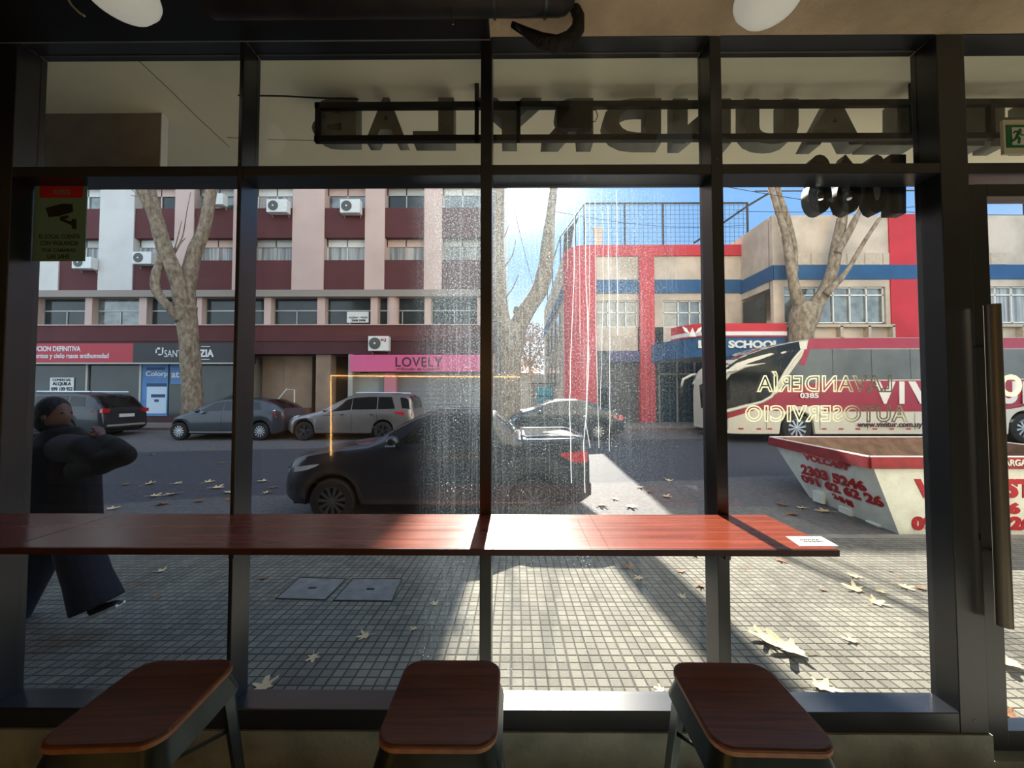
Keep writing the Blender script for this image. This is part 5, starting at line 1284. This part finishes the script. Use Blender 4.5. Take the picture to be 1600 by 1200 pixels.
def moulding(pts, r, nm='white_sweep', m_=bwhite):
    mb = MB()
    for sg in (-1, 1):
        q = [tuple(lerp(p, w_, k/5) for p, w_ in zip(pts[i], pts[i+1])) for i in range(len(pts)-1) for k in range(5)]+[pts[-1]]
        mb.tube([(bxx(a), sg*(B.side_y(bxx(a), bz(b))+.012), bz(b)) for a, b in q], r, 8)
    mb.build(nm, m_, bus, smooth=True)
moulding([(1136, 645), (1160, 637), (1190, 628), (1204, 620), (1212, 606), (1226, 582), (1240, 562), (1254, 546)], [.035]+[.05]*33+[.04, .03])
moulding([(1134, 598), (1144, 583), (1164, 573), (1196, 568)], [.07]*10+[.06, .05, .04, .03, .02, .01])
bcol([(1222, 660, 1222, 655), (1750, 660, 1750, 655)], .011, 'grey_line', mat('coach_grey', (110, 106, 98), .5))  # thin grey strip along the lower flank
for px in (1141, 1196, 1222, 1279, 1352, 1425, 1500): bcol([(px, 688, px, 645), (px+.5, 688, px+.5, 645)], .012, 'hatch_seam', M_black)
for px in (1155, 1181, 1198, 1282, 1308, 1334, 1360, 1386, 1412, 1438, 1464, 1490, 1516): bcol([(px, 671, px, 669), (px+7, 671, px+7, 669)], .016, 'reflector', M_red, False)
for px in (1300, 1360, 1420, 1480, 1540): bcol([(px, 592, px, 546), (px+.6, 592, px+.6, 546)], .018, 'window_seam', M_black, False)
Yt = BYN-.02
WH = mat('coach_lettering_white', (222, 214, 206), .5)
for s_, a, b in (('V', 1366, 1399), ('I', 1405, 1413), ('V', 1419, 1460), ('I', 1468, 1476), ('T', 1526, 1556), ('U', 1562, 1590), ('R', 1598, 1628)): ptext(s_, a, 596, b, 631, Yt, WH, parent=bus, depth=.02, bold=.05)
ptext('0385', 1250, 614, 1279, 622, Yt, WH, parent=bus, depth=.02, bold=.03)
ptext('www.vivitur.com.uy', 1340, 659, 1441, 670, Yt, mat('coach_text_red', (70, 24, 34), .5), parent=bus, depth=.02, bold=.01)
# front windscreen and mirrors
fw = MB(); N = 12
for i in range(N):
    pass
vs_ = []; 
for k in range(N+1):
    y = lerp(-.95, .95, k/N); bow = .12*(abs(y)/.95)**2
    vs_ += [(-.02+bow, y, bz(640)), (-.03+bow, y, bz(600)), (.24+bow, y, bz(576))]
fw.add(vs_, [(3*k+j, 3*k+3+j, 3*k+4+j, 3*k+1+j) for k in range(N) for j in range(2)]); fw.build('windscreen', M_carglass, bus, smooth=True)
for sy, yy in ((-1, -1.3), (1, 1.3)):
    MB().tube([(.55, yy*.9, bz(578)), (.1, yy, bz(580)), (-.25, yy, bz(588)), (-.33, yy, bz(602))], [.05, .06, .06, .05], 8).build('mirror_arm', bwhite, bus, smooth=True)
    MB().ell((-.33, yy, bz(612)), .09, .12, .24, 10, 8).build('mirror_head', M_black, bus, smooth=True)

# ================================================================ SKIP on the road
skp = thing('waste_skip', 'open white waste skip with red rim and red phone numbers', 'skip')
base = G(1405, 835, *ROAD); SKY = base.y; zb_ = base.z
rimN = P(1358, 714, SKY-.05); zr_ = rimN.z
rimF = G(1203, 683, zr_)
baseF = G(1272, 786, zb_+.02)
Lx = 4.0
rN, rF = Vector((rimN.x, rimN.y, zr_)), Vector((rimF.x, rimF.y, zr_))
bN, bF = Vector((base.x, SKY+.0, zb_)), Vector((baseF.x, baseF.y, zb_))
rN2, rF2 = rN+Vector((Lx, 0, 0)), rF+Vector((Lx, 0, 0)); bN2, bF2 = bN+Vector((Lx-.9, 0, 0)), bF+Vector((Lx-1.1, 0, 0))
skm = mat('skip_white', (226, 232, 224), .6, noise=.25, nscale=5, bump=.2, col2=(212, 216, 206))
skr = mat('skip_red', (150, 34, 44), .6, noise=.35, nscale=8)
rust = mat('skip_rust', (120, 92, 70), .9, noise=.4, nscale=6, bump=.4)
out4, top4 = [bN, bN2, bF2, bF], [rN, rN2, rF2, rF]
cen = sum(top4, Vector())/4
def ins(p, d=.04): v = (cen-p); v.z = 0; return p+v.normalized()*d
sh_ = MB(); sh_.add(out4+top4, [(0, 1, 5, 4), (1, 2, 6, 5), (2, 3, 7, 6), (3, 0, 4, 7), (3, 2, 1, 0)]); sh_.build('shell', skm, skp)
ii = [ins(p)+Vector((0, 0, .03)) for p in out4]; it = [ins(p) for p in top4]
MB().add(ii+it, [(0, 1, 5, 4), (1, 2, 6, 5), (2, 3, 7, 6), (3, 0, 4, 7), (3, 2, 1, 0)]).build('inner_lining', rust, skp)
rm = MB(); rh = zr_-P(1420, 731, SKY).z
for i in range(4):
    a, b = top4[i], top4[(i+1) % 4]; d = (b-a).normalized(); n = Vector((d.y, -d.x, 0))*.035
    rm.hexa([a+n+Vector((0, 0, -rh)), b+n+Vector((0, 0, -rh)), b-n+Vector((0, 0, -rh)), a-n+Vector((0, 0, -rh))], [a+n, b+n, b-n, a-n])
rm.build('rim', skr, skp)
tp_ = MB()
for i in range(4): tp_.tube([top4[i]+Vector((0, 0, .002)), top4[(i+1) % 4]+Vector((0, 0, .002))], .018, 6)
tp_.build('rim_edge', M_ws, skp)
nE = (rN-bN).cross(bF-bN).normalized()
if nE.x > 0: nE = -nE
tr_ = mat('skip_lettering_red', (178, 30, 44), .6, noise=.3, nscale=20)
def eq(px, py): return onplane(px, py, bN, nE)+nE*.006
for s_, q in (('VOLCAST', ((1258, 718), (1327, 736), (1329, 726), (1255, 707))), ('2303 5246', ((1253, 740), (1356, 769), (1350, 752), (1251, 724))),
              ('091 62 62 26', ((1256, 753), (1383, 794), (1378, 776), (1250, 740))), ('24HS', ((1303, 778), (1336, 794), (1332, 783), (1300, 770)))):
    text(s_, *[eq(*p) for p in q], tr_, parent=skp, depth=.012, bold=.05, toward=nE)
SYk = SKY-.012
# side panel leans out a little: follow its plane
nS = (bN2-bN).cross(rN-bN).normalized()
if nS.y > 0: nS = -nS
def sq(px, py): return onplane(px, py, bN, nS)+nS*.006
for s_, (a, b, c, d) in (('VOLCAST', (1428, 748, 1616, 778)), ('2303 5246', (1446, 785, 1593, 803)), ('091 62 62 26', (1424, 806, 1614, 829))):
    text(s_, sq(a, d), sq(c, d), sq(c, b), sq(a, b), tr_, parent=skp, depth=.012, bold=.06, toward=nS)
ptext('DESCARGA', 1538, 718, 1604, 728, rN.y-.045, M_ws, parent=skp, depth=.01, bold=.02)
for px, py in ((1282, 775), (1324, 800), (1368, 824)):
    c_ = onplane(px, py, bN, nE)+nE*.03; MB().box(c_.x-.03, c_.x+.03, c_.y-.12, c_.y+.12, c_.z-.11, c_.z+.09).build('lifting_lug', skm, skp, bevel=.01)

# ================================================================ PASSER-BY
PY = 3.0; gz = walk_z(PY)
pe_ = thing('person', 'person in a black jacket and wide dark trousers walking past with one arm raised', 'person', (0, 0, 0))
def skin(name, m, chains, subs=2, root=0, parent=pe_):
    """chains: list of lists of (key, (x,y,z), r); equal keys share a vertex"""
    me = bpy.data.meshes.new(name); idx = {}; vs = []; rs = []; es = []
    for ch in chains:
        prev = None
        for key, co, r in ch:
            if key not in idx: idx[key] = len(vs); vs.append(co); rs.append(r)
            if prev is not None and prev != idx[key]: es.append((prev, idx[key]))
            prev = idx[key]
    me.from_pydata([tuple(v) for v in vs], es, []); o = bpy.data.objects.new(name, me); C.objects.link(o)
    bpy.context.view_layer.objects.active = o
    sk = o.modifiers.new('skin', 'SKIN'); sk.use_smooth_shade = True
    if not me.skin_vertices: me.attributes.new('skin_tmp', 'FLOAT', 'POINT')
    for i, r in enumerate(rs):
        rr_ = r if isinstance(r, tuple) else (r, r); me.skin_vertices[0].data[i].radius = rr_; me.skin_vertices[0].data[i].use_root = (i == root)
    sb = o.modifiers.new('sub', 'SUBSURF'); sb.levels = subs; sb.render_levels = subs
    dg = bpy.context.evaluated_depsgraph_get(); nm = bpy.data.meshes.new_from_object(o.evaluated_get(dg))
    bpy.data.objects.remove(o)
    nm.materials.clear(); nm.materials.append(m)
    for p in nm.polygons: p.use_smooth = True
    r = bpy.data.objects.new(name, nm); C.objects.link(r); r.parent = parent
    return r
def Q(px, py, dy=0): return P(px, py, PY+dy)
M_skin = mat('skin_tone', (112, 76, 62), .55, noise=.1)
M_jack = mat('jacket_black', (17, 18, 22), .9, noise=.3, nscale=20, bump=.3, bscale=12)
M_trou = mat('trousers_navy', (22, 26, 38), .9, noise=.3, nscale=14, bump=.3, bscale=8)
M_hair = mat('hair_dark', (18, 14, 13), .7, bump=.8, bscale=50)
pelvis, chest, neck, headc = Q(92, 800), Q(96, 705), Q(92, 672), Q(88, 648)
def fuse(name, m, mb, parent=pe_, vox=.012, sm=4):
    o = mb.build(name, m, None, weld=False)
    rm_ = o.modifiers.new('r', 'REMESH'); rm_.mode = 'VOXEL'; rm_.voxel_size = vox
    if sm: q = o.modifiers.new('s', 'SMOOTH'); q.iterations = sm; q.factor = .5
    dg = bpy.context.evaluated_depsgraph_get(); nm = bpy.data.meshes.new_from_object(o.evaluated_get(dg)); bpy.data.objects.remove(o)
    nm.materials.clear(); nm.materials.append(m)
    for p in nm.polygons: p.use_smooth = True
    r = bpy.data.objects.new(name, nm); C.objects.link(r); r.parent = parent; return r
hand = Q(156, 680, -.13)
bd_ = MB()
bd_.tube([Q(93, 812), Q(94, 760), Q(96, 705), Q(94, 684)], [.11, .10, .12, .07], 16, flat=1.35)
bd_.tube([Q(94, 690), Q(91, 675), Q(89, 655)], [.07, .052, .055], 14)
bd_.ell(tuple(headc), .095, .078, .12, 20, 14)
bd_.tube([Q(105, 695, -.1), Q(132, 700, -.18), Q(192, 713, -.25)], [.07, .06, .042], 12).tube([Q(192, 713, -.25), Q(175, 698, -.2), hand], [.042, .04, .028], 12)
bd_.tube([Q(85, 695, .1), Q(64, 700, .18), Q(52, 760, .22), Q(62, 822, .15)], [.07, .06, .045, .028], 12)
bd_.tube([Q(104, 812, -.06), Q(132, 880, -.08), Q(152, 950, -.08)], [.09, .065, .042], 12).tube([Q(82, 812, .06), Q(58, 885, .08), Q(14, 962, .08)], [.09, .065, .042], 12)
for hnd, sg in ((hand, 1), (Q(62, 832, .15), -1)):
    bd_.ell(tuple(hnd), .026, .040, .036, 12, 8)
    for k in range(4):
        b0 = hnd+Vector((0, -.03+.02*k, .028*sg)); l = (.030, .036, .033, .026)[k]
        bd_.tube([hnd+Vector((0, -.024+.016*k, 0)), b0, b0+Vector((-.02, 0, l*sg)), b0+Vector((-.045, 0, l*.9*sg))], [.012, .0105, .0095, .008], 8)
    bd_.tube([hnd+Vector((0, -.03, -.01)), hnd+Vector((-.012, -.055, .01)), hnd+Vector((-.025, -.062, .03))], [.013, .011, .009], 8)
body = fuse('body', M_skin, bd_, vox=.0075, sm=2)
# head: shaped ellipsoid with nose, brow, ears, turned toward the walking direction (+X)
hv = MB(); hc = headc; n_, m_h = 24, 18; vs_ = []
for i in range(m_h+1):
    th = math.pi*i/m_h
    for k in range(n_):
        a = 2*math.pi*k/n_; d = Vector((math.sin(th)*math.cos(a), math.sin(th)*math.sin(a), math.cos(th)))
        r = Vector((.098, .076, .118)); p = Vector((d.x*r.x, d.y*r.y, d.z*r.z))
        if d.z < -.2: p.x += .010*(-d.z); p.y *= 1+.25*d.z; 
        if d.x > .75 and abs(d.y) < .35: p.x += .020*math.exp(-((d.z+.12)/.16)**2)*math.exp(-(d.y/.16)**2)      # nose
        if d.x > .6: p.x -= .008*math.exp(-((d.z-.12)/.10)**2)*math.exp(-((abs(d.y)-.33)/.14)**2)             # eye sockets
        if d.x > .6 and abs(d.z+.45) < .12: p.x += .006*math.exp(-(d.y/.22)**2)                                 # lips
        vs_.append(hc+p)
hv.add(vs_, [(i*n_+k, (i+1)*n_+k, (i+1)*n_+(k+1) % n_, i*n_+(k+1) % n_) for i in range(m_h) for k in range(n_)])
for sg in (-1, 1): hv.ell(hc+Vector((-.005, sg*.078, -.005)), .022, .010, .032, 10, 8)
hd_ = hv.build('head', M_skin, pe_, smooth=True)
ey = MB()
for sg in (-1, 1): ey.ell(hc+Vector((.082, sg*.030, .014)), .010, .011, .009, 8, 6)
ey.build('eyes', M_text, hd_)
hr_ = MB(); hr_.ell(hc+Vector((-.028, 0, .030)), .105, .095, .118, 20, 14).ell(hc+Vector((-.115, 0, .0)), .075, .07, .085, 16, 10).ell(hc+Vector((-.06, 0, -.05)), .07, .088, .10, 16, 10)
hr_.build('hair', M_hair, pe_, smooth=True)
jk = MB()
jk.tube([Q(94, 835), Q(94, 800), Q(94, 750), Q(95, 715), Q(95, 696), Q(94, 684), Q(92, 672)], [.17, .17, .165, .165, .15, .11, .085], 20, flat=1.75)
jk.tube([Q(100, 700, -.1), Q(132, 702, -.20), Q(164, 720, -.25), Q(194, 713, -.27)], [.11, .10, .085, .07], 14).tube([Q(196, 711, -.27), Q(180, 696, -.22), Q(163, 686, -.15)], [.068, .06, .045], 14)
jk.tube([Q(120, 735, -.15), Q(158, 727, -.24), Q(190, 716, -.27)], [.08, .07, .05], 12)
jk.tube([Q(85, 700, .1), Q(62, 705, .20), Q(50, 760, .24), Q(60, 815, .17)], [.11, .095, .075, .055], 14)
jk.tube([Q(91, 676), Q(90, 664)], [.075, .07], 14)
jk.ell(tuple(Q(194, 712, -.27)), .075, .07, .07, 14, 10)
fuse('jacket', M_jack, jk, vox=.012)
tr2 = MB()
tr2.tube([Q(95, 800), Q(95, 830), Q(94, 852)], [.155, .16, .13], 18, flat=1.55)
tr2.tube([Q(118, 835, -.05), Q(126, 868, -.08), Q(137, 902, -.09), Q(153, 945, -.09)], [.14, .135, .135, .155], 18)
tr2.tube([Q(72, 835, .05), Q(60, 868, .08), Q(38, 910, .09), Q(6, 968, .09)], [.14, .14, .135, .14], 18)
fuse('trousers', M_trou, tr2, vox=.012, sm=2)
def shoe(a, b, parent, name='shoe'):           # a heel, b toe
    d = (b-a); L = d.length; d.normalize(); s_ = Vector((0, 1, 0)); u = d.cross(s_); 
    if u.z < 0: u = -u
    mb = MB(); N = 12; rings = []
    for i in range(N+1):
        t = i/N; w = .036+.012*math.sin(math.pi*min(1, t*1.1)); h = lerp(.085, .045, min(1, t*1.4)) if t < .75 else lerp(.045, .022, (t-.75)/.25)
        if i in (0, N): w *= .6
        c = a+d*L*t; ring = []
        for k in range(12):
            an = 2*math.pi*k/12; ring.append(c+s_*w*math.cos(an)+u*(h/2+h/2*math.sin(an)))
        rings.append(ring)
    vs = [v for r in rings for v in r]; fs = [(i*12+k, i*12+(k+1) % 12, (i+1)*12+(k+1) % 12, (i+1)*12+k) for i in range(N) for k in range(12)]+[tuple(range(12)), tuple(N*12+k for k in range(11, -1, -1))]
    mb.add(vs, fs); o = mb.build(name, M_black, parent, smooth=True)
    so_ = MB(); so_.hexa([a-s_*.036-u*.01, b-s_*.036-u*.004, b+s_*.036-u*.004, a+s_*.036-u*.01], [a-s_*.038+u*.012, b-s_*.038+u*.014, b+s_*.038+u*.014, a+s_*.038+u*.012]); so_.build('sole', M_ws, o)
    return o
hz = G(142, 964, *WALK); hz = P(142, 964, PY-.08)
shoe(P(144, 963, PY-.08), P(189, 944, PY-.08), pe_)
shoe(P(-12, 968, PY+.08)+Vector((0, 0, .05)), P(34, 985, PY+.08), pe_)

# interior glow line: thin warm LED frame on the back wall, mirrored in the glass
led = thing('led_strip', 'thin warm light line on the back wall mirrored in the window', 'lamp')
lem = mat('led_warm', (255, 200, 120), .5, emit=(255, 190, 110), estr=6)
def mir(px, py, Yo):                       # where something on the wall Yo must be to be seen at px,py in the glass
    p = P(px, py, 2*GY-Yo); return Vector((p.x, Yo, p.z))
Yo = -6.95
MB().tube([mir(517, 755, Yo), mir(517, 587, Yo), mir(812, 589, Yo)], .02, 6).build('light_tube', lem, led)
